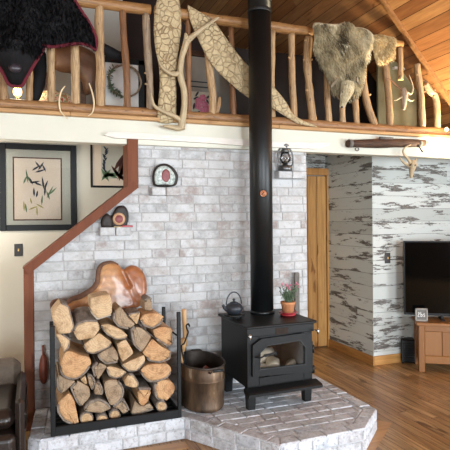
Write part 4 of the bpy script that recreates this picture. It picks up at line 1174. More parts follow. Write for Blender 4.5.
# live edge: rough bark rim along the left and upper outline
rim = [PY(a, b, BY) for a, b in ((53,309),(52.5,304),(56,301),(61,301),(66,303),(72,299.5),(80,297.3),(88,293),(95,288),(98.8,281),(99.6,271),(103.5,265.2),(112,263),(119,265))]
pts = spline([fnB(p.x, p.z, .0) for p in rim], 5)
m = MB(); m.tube(pts, lerpr([.018, .022, .018, .02, .028, .03, .026, .014, .006], len(pts)), 9, jit=.5); m.build('live_edge', M['burledge'], bu)

# ================================================================== COPPER BOILER AND TOOLS
bx, by = 1.215, 3.845; rb = .172; ry = .27; bz = HZ+.005
bt = thing('copper_boiler', (bx, by, bz), 'tall oval tarnished copper boiler bucket on the hearth between log rack and stove', 'bucket')
kx_ = 1; 
def oval(prof, m, n=40):
    vs = []
    for r, z, e in prof:
        for k in range(n):
            a = 2*PI*k/n; vs.append((bx+(rb*r+e)*math.cos(a), by+(ry*r+e)*math.sin(a), bz+z))
    q = len(prof)
    m.add(vs, [(i*n+k, i*n+(k+1) % n, (i+1)*n+(k+1) % n, (i+1)*n+k) for i in range(q-1) for k in range(n)], None, 0, True)
BH = .335
m = MB(); oval([(.0, 0, .001), (.93, 0, 0), (.96, .012, 0), (.965, .03, .003), (.965, .035, 0), (1.0, .22, 0), (1.0, .222, .004), (1.0, .234, .004), (1.0, .236, 0), (1.01, BH-.01, 0)], m); m.build('body', M['copper'], bt)
m = MB(); oval([(1.0, BH-.005, 0), (.99, .236, -.004), (.95, .03, -.004), (.9, .012, -.004), (0, .012, .001)], m); m.build('inside', M['copperdark'], bt)
m = MB(); m.tube([(bx+(rb*1.01+.001)*math.cos(2*PI*k/48), by+(ry*1.01+.001)*math.sin(2*PI*k/48), bz+BH-.004) for k in range(49)], .008, 8); m.build('rolled_rim', M['copperdark'], bt)
# handles on the two long-axis ends
a = PY(200, 366, by-ry)
for sgn, tt in ((-1, 0.18), (1, -.3)):
    an = -PI/2+tt if sgn < 0 else PI/2+tt
    c = Vector((bx+rb*math.cos(an), by+ry*math.sin(an), bz+BH-.03)); o_ = Vector((math.cos(an)*.3, math.sin(an), 0)).normalized(); tg = Vector((-o_.y, o_.x, 0))
    m = MB(); m.tube(spline([c-tg*.055+o_*.002, c-tg*.05+o_*.03+Vector((0,0,.005)), c-tg*.04+o_*.045+Vector((0,0,.022)), c+tg*.04+o_*.045+Vector((0,0,.022)), c+tg*.05+o_*.03+Vector((0,0,.005)), c+tg*.055+o_*.002]), .0055, 8)
    hb = m.build('bail_handle', M['copperdark'], bt)
    m = MB(); m.tube([c-tg*.038+o_*.045+Vector((0,0,.022)), c+tg*.038+o_*.045+Vector((0,0,.022))], .011, 10); m.build('hand_grip', M['handle'] if False else M['seam'], hb)
# tools standing in it
ty = 3.93
a = PY(184, 309, ty); b = PY(176.5, 341, ty); e = b+(b-a)*1.2
e = Vector((bx-.09, ty, bz+.02)); 
sh = thing('ash_shovel', e, 'ash shovel with pale wooden handle leaning in the copper boiler', 'shovel')
m = MB(); g = a+(e-a)*.42; m.tube([a, a+(g-a)*.05, g], [.016, .019, .016], 10); m.build('wooden_handle', M['handle'], sh)
m = MB(); m.tube([g, e+Vector((0, 0, .12))], .007, 8); m.box((e.x-.045, ty-.012, e.z), (e.x+.045, ty+.004, e.z+.13), bev=.003); m.build('scoop', M['black'], sh)
ty2 = 3.80
hk = [PY(x, y, ty2) for x, y in ((189.6,326.5),(188.5,324),(186.3,325.5),(187,329),(188.2,332),(187,336),(184.5,343),(182,352))]
pk = thing('fire_poker', (bx, ty2, bz), 'black wrought iron poker with a curled top in the copper boiler', 'poker')
pts = spline(hk+[Vector((bx-.06, ty2, bz+.03))], 5)
m = MB(); m.tube(pts, .0065, 8); m.build('twisted_shaft', M['black'], pk)
bc = PY(184.5, 346, 3.87)
br = thing('hearth_brush', (bc.x, 3.87, bz+.02), 'hearth brush with pale wood end sticking out of the copper boiler', 'brush')
m = MB(); m.tube([(bc.x-.03, 3.87, bz+.02), (bc.x-.02, 3.87, bc.z-.03)], .012, 10); m.build('shaft', M['handle'], br)
m = MB(); m.tube([(bc.x-.02, 3.87, bc.z-.035), (bc.x-.008, 3.87, bc.z+.06)], [.026, .03], 14); m.build('head', M['handle'], br)
rl = MB(); rl.tube([(bx-.1, 3.75, bz+.16), (bx+.02, 3.72, bz+.30)], .03, 10, jit=.3)
tag(rl.build('kindling_stick', M['redleather']), 'reddish brown stick of kindling lying inside the copper boiler', 'stick')

# ================================================================== BELLOWS
yb = 4.12
bp = [(p.x, p.z) for p in (PY(a, b, yb) for a, b in ((41,356),(44,354),(47,357),(48,368),(48,380),(45,385.5),(41,384),(39,377),(39,365)))]
m = MB(); sheet(m, smooth(bp, 2), lambda x, z, d: (x, yb+.02-d, z), .02, .03, .03, .02, .004, 20)
bl = tag(m.build('fireplace_bellows', M['redleather']), 'red-brown leather bellows hanging on the brick wall left of the log rack', 'bellows')
p0 = PY(43.5, 354, yb); m = MB(); m.tube([(p0.x, yb+.02, p0.z-.02), (p0.x-.003, yb+.03, p0.z+.06)], .009, 8); m.build('handle', M['redleather'], bl)

# ================================================================== ARMCHAIR (dark leather, lower left)
ac = thing('leather_armchair', (-.55, 3.62, 0), 'dark brown leather armchair at the lower left edge beside the stair post', 'armchair')
def AB(a, b, bev, name, mt, lab=None):
    m = MB(); m.box(a, b, bev=bev); o = m.build(name, mt, ac)
    bm_ = o.modifiers.new('round', 'BEVEL'); bm_.width = bev*.5; bm_.segments = 3
    return o
xe = -.105
AB((-.98, 3.42, .30), (xe-.01, 4.05, .43), .05, 'seat_cushion', M['leather'])
AB((-.98, 3.36, .14), (xe-.015, 4.08, .30), .03, 'base_frame', M['leather'])
AB((-.99, 4.02, .14), (xe+.0, 4.13, .60), .05, 'backrest', M['leatherback'])
AB((xe-.02, 3.40, .14), (xe+.035, 4.06, .50), .025, 'arm', M['leather'])
AB((-1.05, 3.40, .14), (-.98, 4.06, .50), .025, 'arm', M['leather'])
m = MB(); m.tube([(xe+.038, 3.42, .40), (xe+.04, 3.75, .385), (xe+.038, 4.05, .40)], .006, 8); m.tube([(xe+.038, 3.42, .30), (xe+.04, 3.75, .285), (xe+.038, 4.05, .30)], .006, 8); m.build('piping', M['leather'], ac)
for x in (-1.0, xe-.02):
    for y in (3.42, 4.0):
        m = MB(); m.tube([(x, y, .001), (x, y, .15)], [.016, .024], 10); m.build('leg', M['wagonwood'], ac)

# ================================================================== TV CORNER
TA = math.radians(-33); TO = PZ(419, 372, 0)
TMx = Matrix.Translation((TO.x, TO.y, 0)) @ Matrix.Rotation(TA, 4, 'Z')
def tb(name, parent, mt, boxes, bev=.005):
    m = MB(); m.M = TMx
    for a, b in boxes: m.box(a, b, bev=bev)
    m.M = None; return m.build(name, mt, parent)
ts = thing('tv_stand', TMx @ Vector((.7, .2, 0)), 'golden oak television stand with panelled front at the right edge', 'cabinet')
W_, D2 = 1.5, .34
tb('top', ts, M['oakx'], [((-.025, -.025, .485), (W_+.025, D2+.01, .515))])
for x in (0, W_-.06):
    for y in (0, D2-.06): tb('leg', ts, M['oak'], [((x, y, 0), (x+.06, y+.06, .485))])
tb('front_frame', ts, M['oakx'], [((.06, .008, .42), (W_-.06, .03, .485)), ((.06, .008, .09), (W_-.06, .03, .17))])
tb('front_panels', ts, M['oak'], [((.062+k*.17, .016, .17), (.062+k*.17+.166, .026, .42)) for k in range(8)], .003)
tb('body', ts, M['oak'], [((.02, .03, .1), (W_-.02, D2, .484))])
tb('side_panel', ts, M['oak'], [((.012, .06, .1), (.022, D2-.06, .48))])
# television
tvp = PP(403.5, 241, TMx @ Vector((0, .18, 0)), TMx.to_3x3() @ Vector((0, 1, 0))); q = TMx.inverted() @ tvp
tp = thing('television', TMx @ Vector((.7, .18, .515)), 'large flat black television standing on the oak stand', 'television')
x0 = q.x; z1 = q.z
tb('housing', tp, M['plastic'], [((x0, .17, .56), (x0+1.42, .21, z1))], .004)
tb('screen', tp, M['tv'], [((x0+.012, .164, .585), (x0+1.408, .172, z1-.012))], .001)
tb('foot', tp, M['plastic'], [((x0+.36, .10, .517), (x0+.40, .30, .53)), ((x0+.37, .17, .525), (x0+.395, .2, .57))], .003)
tb('foot', tp, M['plastic'], [((x0+1.2, .06, .517), (x0+1.24, .30, .53)), ((x0+1.21, .17, .525), (x0+1.235, .2, .57))], .003)
# little grey frame on the stand
pc = PP(421.5, 321, TMx @ Vector((0, .06, 0)), TMx.to_3x3() @ Vector((0, 1, 0))); q = TMx.inverted() @ pc
pf = thing('small_picture_frame', TMx @ Vector((q.x, .06, .515)), 'small grey picture frame with white lettering on the television stand', 'picture frame')
zb1 = .517; w2 = .062; h2 = .135
tb('frame', pf, plain('grey_frame', '#8d8982', '#a09b93', .6, 0, 20, .1), [((q.x-w2, .05, zb1), (q.x-w2+.016, .068, zb1+h2)), ((q.x+w2-.016, .05, zb1), (q.x+w2, .068, zb1+h2)), ((q.x-w2, .05, zb1), (q.x+w2, .068, zb1+.016)), ((q.x-w2, .05, zb1+h2-.016), (q.x+w2, .068, zb1+h2))], .003)
tb('grey_card', pf, plain('grey_card', '#6d6a66', '#77746f', .8, 0, 20, 0), [((q.x-w2+.01, .058, zb1+.01), (q.x+w2-.01, .066, zb1+h2-.01))], .001)
m = MB(); m.M = TMx
def stroke(pts, r=.0045):
    m.tube(spline([(q.x+a, .0565, zb1+.066+b) for a, b in pts], 4), r, 6)
stroke([(-.036, .016), (-.028, .024), (-.022, .014), (-.034, -.006), (-.036, -.018), (-.02, -.018)])
stroke([(-.008, .03), (-.008, .0), (-.008, -.018)]); stroke([(-.008, .004), (.004, .006), (.008, -.006), (.002, -.018), (-.008, -.016)])
stroke([(.034, .01), (.024, .012), (.02, .004), (.032, -.006), (.030, -.016), (.018, -.016)])
m.M = None; m.build('white_lettering', M['white'], pf)
# black box on the floor left of the stand
bq = PZ(409, 364, 0)
pb = thing('floor_speaker', (bq.x, bq.y+.1, 0), 'small black box-shaped device on the floor left of the oak stand', 'device')
BM = Matrix.Translation((bq.x, bq.y, 0)) @ Matrix.Rotation(math.radians(-30), 4, 'Z')
def bb(name, mt, boxes, bev):
    m = MB(); m.M = BM
    for a, b in boxes: m.box(a, b, bev=bev)
    m.M = None; m.build(name, mt, pb)
bb('case', M['plastic'], [((-.075, .0, .012), (.075, .17, .265))], .012)
bb('grille', M['black'], [((-.062, -.006, .03+k*.026), (.062, .004, .044+k*.026)) for k in range(8)], .003)
bb('side_rail', M['seam'], [((-.074, -.008, .02), (-.062, .0, .26))], .003)
bb('foot', M['black'], [((-.07, .01, .001), (-.05, .15, .014)), ((.05, .01, .001), (.07, .15, .014))], .003)

# ================================================================== LOG RAILING
RLY = 4.165
rail = thing('log_railing', (1.5, RLY, 2.44), 'rustic peeled log railing along the edge of the loft', 'railing')
def V(px, py, y=RLY): return PY(px, py, y)
zbot = V(225, 118).z; ztop = V(240, 22).z
def wob(a, b, n, amp):
    out = []; s = R.random()*30
    for i in range(n+1):
        t = i/n; p = Vector(a)+(Vector(b)-Vector(a))*t
        out.append(p+Vector((noise.noise((t*3+s, 0, 0)), noise.noise((0, t*3+s, 0))*.6, noise.noise((s, 0, t*4)))) * amp)
    return out
m = MB()
for a, b in ((XL+.05, 1.10), (1.19, 1.83), (1.83, 4.28)): m.tube(wob((a, RLY, zbot-.003), (b, RLY, zbot-.003), 24, .006), [.043+R.uniform(-.003, .003) for _ in range(25)], 14, jit=.12, mc=1)
m.build('bottom_rail', [mat_pole('bottom_log', [(0, '#a37a4e'), (1, '#9b7148')], '#5f3d22'), M['poleend']], rail)
m = MB()
for a, b in ((XL+.05, V(150, 9).x), (V(150, 9).x+.04, V(312, 33).x),): m.tube(wob((a, RLY, ztop), (b, RLY, ztop-.005), 24, .008), [.044+R.uniform(-.003, .003) for _ in range(25)], 14, jit=.15, mc=1)
m.tube(wob((V(312, 33).x, RLY, ztop), (V(402, 46).x, RLY, ztop-.005), 12, .006), .036, 12, jit=.15, mc=1)
m.build('top_rail', [mat_pole('top_log', [(0, '#a77e4c'), (1, '#9c7245')], '#6a4526'), M['poleend']], rail)
BAL = [ # px top..bottom control points, width px, material
 ([(1,50),(2,75),(5,105)], 9, 'pole'), ([(29,45),(29.5,75),(29,104)], 7, 'pole'), ([(51,10),(51,48),(51.5,104)], 7.5, 'pole'), ([(75,5),(75,45),(76,107)], 8.5, 'pole'),
 ([(99.5,5),(99,35),(100.5,70),(100,108)], 9, 'pole'), ([(122.5,10),(124,40),(127,80),(127,111)], 7, 'poledark'), ([(146,14),(147.5,50),(149.5,80),(150,112)], 7.5, 'polegrey'),
 ([(188,18),(188.5,70),(188.5,119)], 5.5, 'poledark'), ([(207,20),(209,62),(212,90),(213,119)], 8, 'pole'), ([(231,28),(232,70),(234,119)], 6, 'poledark'),
 ([(272.3,31),(271.5,70),(272.5,122)], 6.5, 'pole'), ([(291.5,34),(292,75),(294.3,122)], 7, 'pole'), ([(308.7,37),(307,62),(309.5,92),(313,122)], 8, 'pole'),
 ([(327,45),(327,90),(329,124)], 6.5, 'pole'), ([(340,60),(342,95),(342.5,124)], 6, 'pole'), ([(353.5,50),(355,95),(357,124)], 6.5, 'pole'),
 ([(366,40),(363,62),(364,88),(369,110),(375,125)], 7.5, 'pole'), ([(383,48),(386.5,75),(389,100),(390,126)], 7, 'pole'), ([(400,48),(400.5,62),(400.5,80)], 5.5, 'pole'),
 ([(417,64),(419,80),(421.5,100),(422.5,127)], 6.5, 'pole'), ([(425,84),(430,91),(435,96),(437,110),(437.5,128)], 6.5, 'pole')]
for i, (pts, w, mt) in enumerate(BAL):
    P3 = spline([V(*p) for p in pts], 6); n = len(P3)
    rr = w/2/F*(ray(*pts[-1]).dot(Vector((0,1,0))) and RLY/ray(*pts[-1]).y)
    m = MB(); m.tube(P3, [rr*(1+.12*noise.noise((i*7.1, k*.55, 0))) for k in range(n)], 10, jit=.22, mc=1)
    if i in (6, 9, 11, 12, 16, 19, 20):   # knot stubs
        for k in range(2 if i != 12 else 4):
            p = P3[R.randrange(2, n-2)]; d = Vector((R.choice((-1, 1)), -.5, R.uniform(.1, .6))).normalized()
            m.tube([p, p+d*rr*1.5], [rr*.4, rr*.25], 7, mc=1)
    m.build('baluster', [M[mt], M['poleend']], rail)
m = MB(); p = [V(432, 92), V(430, 86), V(424, 80)]; m.tube(p, .014, 8, jit=.2, mc=1); m.build('fork_branch', [M['pole'], M['poleend']], rail)

# ================================================================== ETCHED WOOD SLABS
SY = 4.112
def slab(px, label, y=SY, T=.018):
    o2 = smooth([(p.x, p.z) for p in (PY(a, b, y) for a, b in px)], 1, .2)
    m = MB(); sheet(m, o2, lambda x, z, d: (x, y-d, z), .02, T, .03, .012, .006, 25)
    return tag(m.build('etched_wood_slab', M['etched']), label, 'wood slab', 'pale etched bark slabs on the loft railing')
slab([(157,-2),(168,-6),(179,-3),(181,12),(181.5,30),(179,48),(177,62),(176,80),(176.5,100),(176,122),(166,124),(157,122),(158,104),(160,85),(159,66),(155,48),(153.5,30),(154.5,12)], 'upright pale slab of gallery-etched wood on the railing behind the antler')
o_ = [(187,4),(190,6),(202,13),(213,19),(222,32),(230,43),(238,54),(245,62),(254,72),(263,79),(272,85),(281,95),(287,103),(292,113),(300,119),(312,124),(319,127.5),(309,126),(298,124),(288,118),(280,113),(271,107),(258,102),(247,97),(238,90),(230,83),(221,75),(213,66),(205,54),(200,43),(194,30),(190,20)]
slab(o_, 'long pale slab of gallery-etched wood slanting down behind the stove pipe', 4.104, .014)
# ================================================================== ANTLER
AY = 4.06
at = thing('elk_antler', V(181, 128, AY), 'bleached branching antler standing in front of the railing on the ledge', 'antler')
def ant(name, pts, rad, y=AY, n=9):
    P3 = spline([PY(a, b, y-(c if c else 0)) for a, b, c in [(q+(0,))[:3] for q in pts]], 7)
    m = MB(); m.tube(P3, lerpr(rad, len(P3)), n, jit=.18); return m.build(name, M['bone'], at)
ant('main_beam', [(181,129),(183,117),(184.5,103),(184,90),(181,79),(180,70),(182,57),(186,43),(185.5,33)], [.03, .028, .025, .025, .028, .026, .024, .03, .008])
ant('tine', [(181.5,121),(175,116.5),(165,112),(155,106.5),(152,99),(151,93)], [.022, .019, .016, .014, .01, .004])
ant('tine', [(180,73),(173,74),(165,70),(160,64),(157.5,56)], [.024, .018, .015, .011, .004])
ant('tine', [(186,42),(195,34),(206,26),(213,21),(218.5,17.5)], [.03, .022, .018, .014, .008])
ant('burr', [(184,127),(178,128),(170,126.5),(163,126)], [.024, .024, .017, .008])
# ================================================================== PALE CURVED HORNS
for k, (pts, lab) in enumerate((([(65,86),(61,92),(59.2,102),(61,112),(68,119)], 'left of two thin pale curved horns hooked over the bottom rail'), ([(89,83),(92,92),(94,103),(92.5,112),(88,116)], 'right of two thin pale curved horns hooked over the bottom rail'))):
    P3 = spline([V(*p, 4.09) for p in pts], 6); m = MB(); m.tube(P3, lerpr([.004, .006, .007, .006, .003], len(P3)), 8)
    tag(m.build('curved_horn', M['rope']), lab, 'horn', 'pale curved horns on the railing')

# ================================================================== HIDES
def blades(tris, n, L, w, name, mt, parent, down=(0, -.35, -1), spread=.45, cols=None):
    ar = [((b-a).cross(c-a)).length for a, b, c in tris]; m = MB()
    idx = R.choices(range(len(tris)), ar, k=n); dn = Vector(down).normalized()
    for i in idx:
        a, b, c = tris[i]; u, v = R.random(), R.random()
        if u+v > 1: u, v = 1-u, 1-v
        p = a+(b-a)*u+(c-a)*v; nn = (b-a).cross(c-a).normalized()
        if nn.y > 0: nn = -nn
        sw = noise.noise_vector(p*9)
        d = (dn+nn*.35+sw*spread*1.2+Vector((R.uniform(-1, 1), R.uniform(-.5, .5), R.uniform(-1, 1)))*spread*.5).normalized()
        l = L*R.uniform(.6, 1.3); s = d.cross(nn).normalized()*w; md = p+d*l*.55+nn*.002
        r = R.random() if cols is None else max(0, min(1, cols(p)+R.uniform(-.25, .25)))
        m.add([p-s*.6, p+s*.6, md+s*.5, p+d*l-nn*l*.15, md-s*.5], [(0,1,2,3,4)], r)
    return m.build(name, mt, parent)
# coyote pelt
PYY = 4.03
pp = [(312,24),(317,22),(326,23.5),(336,24),(345,22),(350,22),(354,27),(362,27),(371,31),(371,40),(368.5,54),(365.5,63),(363,74),(361,86),(357,95),(350,100),(343,99),(336,97),(331,91),(329,82),(325,73),(320,65),(315,56),(312.5,48),(315,37)]
o2 = smooth([(p.x, p.z) for p in (PY(a, b, PYY) for a, b in pp)], 1, .25)
m = MB(); tr = sheet(m, o2, lambda x, z, d: (x, PYY-d, z), .028, .028, .05, .01, .022, 12)
cp = tag(m.build('coyote_pelt', M['hide']), 'grey-tan coyote pelt with face hanging over the right part of the loft railing', 'animal pelt')
c1 = PY(347, 84, PYY)
def ccol(p):
    v = .36+.6*noise.noise(p*7)
    q = PY(366, 40, PYY); v += .4*math.exp(-((p.x-q.x)**2+(p.z-q.z)**2)/.03)
    return v
blades(tr, 7000, .055, .0022, 'fur', M['furc'], cp, cols=ccol)
# face of the pelt
fy_ = PYY-.06
fp_ = [PY(a, b, fy_) for a, b in ((347,82),(346.5,90),(344.5,97),(342.5,103),(341.5,107.5))]
m = MB(); P3 = spline(fp_, 5); m.tube(P3, lerpr([.055, .06, .042, .026, .017], len(P3)), 14, jit=.12); fm = m.build('face', M['hide'], cp)
tri = []
for i in range(0, len(P3)-3):
    r_ = lerpr([.055, .06, .042, .026, .017], len(P3))
    for k in range(8):
        a0 = PI+k*PI/8; a1 = a0+PI/8
        f_ = lambda j, a: P3[j]+Vector((math.cos(a)*r_[j], math.sin(a)*r_[j], 0))
        tri.append((f_(i, a0), f_(i+1, a0), f_(i, a1)))
blades(tri, 900, .022, .0012, 'face_fur', M['furc'], cp, spread=.25, cols=lambda p: .6+.3*noise.noise(p*20))
m = MB(); m.ball(P3[-1]+Vector((0, -.008, .004)), (.014, .012, .010), 10); m.build('nose', M['nose'], cp)
for (a, b), (c, d) in (((337,80),(331,86)), ((357,79),(362,86))):
    p = PY(a, b, fy_); q = PY(c, d, fy_+.02); s = Vector((0, 0, .022))
    m = MB(); m.add([p+s, p-s, q-Vector((0, 0, .02)), q+Vector((0, .004, .006)), p+s+Vector((0, .015, 0)), p-s+Vector((0, .015, 0)), q+Vector((0, .012, -.018)), q+Vector((0, .014, .006))], [(0,1,2,3),(4,5,6,7),(0,1,5,4),(1,2,6,5),(2,3,7,6),(3,0,4,7)], sm=False)
    m.build('ear', M['earhide'], cp)
for (a, b) in ((342.5,92), (350,92.5)):
    m = MB(); m.ball(PY(a, b, fy_-.045), (.008, .006, .005), 8); m.build('eye_slit', M['nose'], cp)
# small pale hide
pp = [(372,35),(380,34),(388,36),(395.5,37),(395,48),(394,60),(388,62),(383,66),(377,65),(374,56),(373,46)]
o2 = smooth([(p.x, p.z) for p in (PY(a, b, PYY) for a, b in pp)], 1, .2)
m = MB(); tr = sheet(m, o2, lambda x, z, d: (x, PYY-d, z), .025, .022, .04, .01, .012, 14)
wh = tag(m.build('pale_hide', M['wool']), 'small cream coloured furry hide draped on the rail right of the coyote pelt', 'animal pelt')
blades(tr, 1200, .035, .0016, 'fur', M['furw'], wh)
# bear hide with red felt border
BYY = 4.02
bp = [(-14,-25),(30,-22),(62,-9),(73,-2),(80,9),(88,20),(93.5,31),(96.5,42),(94.5,51),(88,45.5),(80,43.5),(70,44),(60,46),(50,46.5),(43,45),(46,48),(40,55),(33,66),(26,78),(22,85),(15,85.5),(9,83),(4,73),(-3,62),(-14,52)]
o2 = smooth([(p.x, p.z) for p in (PY(a, b, BYY) for a, b in bp)], 1, .2)
hn = PY(15, 70, BYY); hb_ = PY(14, 45, BYY)
def hump(x, z):
    return .085*math.exp(-((x-hb_.x)**2+(z-hb_.z)**2)/.014)+.06*math.exp(-((x-hn.x)**2+(z-hn.z)**2)/.004)
m = MB(); tr = sheet(m, o2, lambda x, z, d: (x, BYY-d, z), .032, .022, .05, .008, .018, 8, hf=hump)
bh = tag(m.build('bear_hide', M['bearfur']), 'black bear hide with red felt border hung head-down over the railing at upper left', 'animal pelt')
tr2 = [t_ for t_ in tr if all(p.z > hn.z+.10 for p in t_)]
blades(tr2, 3500, .045, .0018, 'fur', M['furb'], bh)
m = MB()
for seg in ([(73,-2),(80,9),(88,20),(93.5,31),(96.5,42),(94.5,51)], [(97,50),(88,45.5),(80,43.5),(70,44),(60,46),(50,46.5),(42,45)], [(44,48),(40,55),(33,66),(26,78),(22,85.5),(15,86.5),(8,83.5),(3,73),(-4,62)]):
    P3 = spline([PY(a, b, BYY-.004) for a, b in seg], 5); m.tube(P3, .013, 8, jit=.3, flat=.7)
m.build('felt_border', M['redfelt'], bh)
m = MB(); m.ball(PY(15, 68, BYY-.085), (.045, .025, .032), 14); sn = m.build('nose', M['nose'], bh)
# hanging flank and paw of the hide behind the balusters
bp = [(35,52),(46,50),(47,70),(45,86),(40,100),(34,102),(28,101),(30,85),(33,68)]
o2 = smooth([(p.x, p.z) for p in (PY(a, b, 4.22) for a, b in bp)], 1, .2)
m = MB(); sheet(m, o2, lambda x, z, d: (x, 4.22-d, z), .03, .02, .04, .02, .01, 10); m.build('hind_leg', M['bearfur'], bh)
bp = [(94,38),(102,42),(112,47),(121,52),(128,50),(130,53),(122,60),(112,60),(103,54),(95,50)]
o2 = smooth([(p.x, p.z) for p in (PY(a, b, 4.25) for a, b in bp)], 1, .2)
m = MB(); sheet(m, o2, lambda x, z, d: (x, 4.25-d, z), .03, .03, .04, .02, .01, 10); m.build('fore_leg', M['bearfur'], bh)

# ================================================================== SMALL SKULL ON THE RAIL (right)
ky_ = 4.06
sk = thing('antlered_skull', V(405, 98, ky_), 'small horned skull hanging between the right-hand railing posts', 'skull')
P3 = spline([V(403, 88, ky_), V(404.5, 95, ky_), V(404, 103, ky_), V(403.5, 110, ky_)], 5)
m = MB(); m.tube(P3, lerpr([.02, .036, .028, .012], len(P3)), 12, jit=.2); m.build('skull', M['polegrey'], sk)
for pts in ([(402,90),(396,85),(391,80),(387,78)], [(407,92),(411,94),(413,88),(411,80),(409,75)], [(402,97),(398,99),(394,101)], [(406,98),(411,101),(414,100)]):
    P3 = spline([V(*p, ky_) for p in pts], 5); m = MB(); m.tube(P3, lerpr([.012, .008, .003], len(P3)), 7); m.build('horn', M['poledark'] if pts[0] == (402,90) else M['bone'], sk)

# ================================================================== WAGON SINGLETREE AND DEER SKULL ON THE FASCIA
gy = FY-.045
a = PY(347.5, 143.5, gy); b = PY(424.5, 143, gy)
wt = thing('wagon_singletree', ((a.x+b.x)/2, gy, a.z), 'old dark wooden wagon singletree with iron fittings on the cream fascia', 'wagon part')
P3 = wob(a, b, 10, .003); m = MB(); m.tube(P3, lerpr([.034, .036, .042, .044, .046, .044, .042, .038, .034], 11), 12, jit=.15); m.build('bar', M['wagonwood'], wt)
for px in (350, 419):
    p = PY(px, 143.5, gy); m = MB(); m.tube([p-Vector((.018, 0, 0)), p+Vector((.018, 0, 0))], .039, 14); m.build('iron_ferrule', M['greystick'], wt)
p = PY(385, 139, gy); m = MB(); m.tube([p-Vector((.075, .02, -.004)), p+Vector((.075, -.02, .004))], .013, 8); m.build('iron_strap', M['greystick'], wt)
P3 = spline([PY(*q, gy-.03) for q in ((418,145),(420,148),(422.5,152),(422,150.5))], 5); m = MB(); m.tube(P3, .007, 7); m.build('iron_hook', M['black'], wt)
p = PY(357, 147, gy-.02); m = MB(); m.tube(spline([p, p+Vector((-.02, 0, -.02)), p+Vector((0, 0, -.035)), p+Vector((.02, 0, -.02)), p], 5), .006, 7); m.build('iron_ring', M['greystick'], wt)
dy = FY-.07
ds = thing('deer_skull', PY(412, 160, dy), 'weathered deer skull with curved antler hanging below the wagon singletree', 'skull')
P3 = spline([PY(*q, dy) for q in ((412.5,160.5),(412.5,165),(411.8,170),(411.3,174),(411.2,178))], 5)
m = MB(); m.tube(P3, lerpr([.03, .042, .028, .018, .012], len(P3)), 12, jit=.2); m.build('skull', M['bone'], ds)
for pts in ([(410.5,163),(408,159),(405,155.5),(403,151.5),(405,147.5),(411,144.5)], [(410,166),(405,163.5),(401.5,160),(399.5,157)], [(414.5,163),(415.5,160.5),(416,158)]):
    P3 = spline([PY(*q, dy-.01) for q in pts], 5); m = MB(); m.tube(P3, lerpr([.016, .013, .01, .005], len(P3)), 8, jit=.2); m.build('antler', M['bone'], ds)
for a_ in ((410.2,165), (415,165)):
    m = MB(); m.ball(PY(*a_, dy-.035), (.009, .006, .011), 8); m.build('eye_socket', M['soot'], ds)

# ================================================================== LOFT CONTENTS
LZ = 2.452
# framed wreath picture
wy = 5.2; a = PY(105, 57, wy); b = PY(143.5, 106, wy)
fr = thing('framed_wreath', ((a.x+b.x)/2, wy, LZ), 'pale framed picture with a round leafy wreath standing in the loft behind the railing', 'framed picture')
m = MB(); m.box((a.x, wy, LZ+.002), (b.x, wy+.02, a.z), bev=.003); m.build('backing', M['white'], fr)
m = MB(); m.box((b.x-.05, wy-.012, LZ+.002), (b.x+.01, wy+.02, a.z), bev=.003); m.box((a.x, wy-.012, a.z-.05), (b.x+.01, wy+.02, a.z+.01), bev=.003); m.build('frame', M['black'], fr)
c = PY(125, 81, wy-.03); m = MB(); sd = .16
for k in range(3): m.tube([(c.x+(sd+.012*noise.noise((j*.4, k*5, 0)))*math.cos(2*PI*j/36+k), wy-.03+.012*math.sin(j+k*2), c.z+(sd+.012*noise.noise((j*.4, k*5, 3)))*math.sin(2*PI*j/36+k)) for j in range(37)], .009, 6)
wr = m.build('wreath', M['polegrey'], fr)
m = MB()
for j in range(60):
    t_ = R.uniform(2.3, 4.6); p = Vector((c.x+sd*math.cos(t_), wy-.045, c.z+sd*math.sin(t_))); d = Vector((R.uniform(-1, 1), -.4, R.uniform(-1, 1))).normalized()*.05; s_ = d.orthogonal().normalized()*.012
    m.add([p, p+d*.5+s_, p+d, p+d*.5-s_], [(0,1,2,3)])
m.build('leaves', M['leaf'], wr)
# dark cabinet top line above the wreath and low grey panel with flower drawing
wy = 5.4; a = PY(182, 55, wy); b = PY(256, 118, wy)
pn = thing('grey_panel', ((a.x+b.x)/2, wy, LZ), 'pale grey panel board in the loft behind the slanting etched slab', 'panel')
m = MB(); m.box((a.x, wy, LZ+.002), (b.x, wy+.03, a.z), bev=.003); m.build('board', M['greywall'], pn)
m = MB(); m.box((a.x-.03, wy-.02, a.z), (b.x+.03, wy+.04, a.z+.06), bev=.004); m.build('dark_top_rail', M['wagonwood'], pn)
for py in (82, 87): 
    p = PY(200, py, wy-.002); m = MB(); m.box((a.x+.01, wy-.004, p.z-.006), (PY(212, py, wy).x, wy+.001, p.z+.006)); m.build('dark_line', M['ink'], pn)
wy = 5.3; a = PY(190, 91, wy); b = PY(211, 118, wy)
fd = thing('flower_picture', ((a.x+b.x)/2, wy, LZ), 'small pale picture of pink flowers standing low in the loft behind the railing', 'picture')
m = MB(); m.box((a.x, wy, LZ+.002), (b.x, wy+.015, a.z), bev=.002); m.build('card', M['mat'], fd)
def disc(m, c, rx_, rz_, an=0, n=10):
    m.add([c+Vector((math.cos(an)*rx_*math.cos(2*PI*k/n)-math.sin(an)*rz_*math.sin(2*PI*k/n), 0, math.sin(an)*rx_*math.cos(2*PI*k/n)+math.cos(an)*rz_*math.sin(2*PI*k/n))) for k in range(n)], [list(range(n))])
m = MB()
for q in ((199,101),(203,98),(205,105),(198,106),(207,109),(203,111)):
    p = PY(*q, wy-.008)
    for k in range(5): disc(m, p+Vector((.022*math.cos(k*1.26), -.001*k, .022*math.sin(k*1.26))), .02, .02)
m.build('pink_petals', M['pink'], fd)
m = MB()
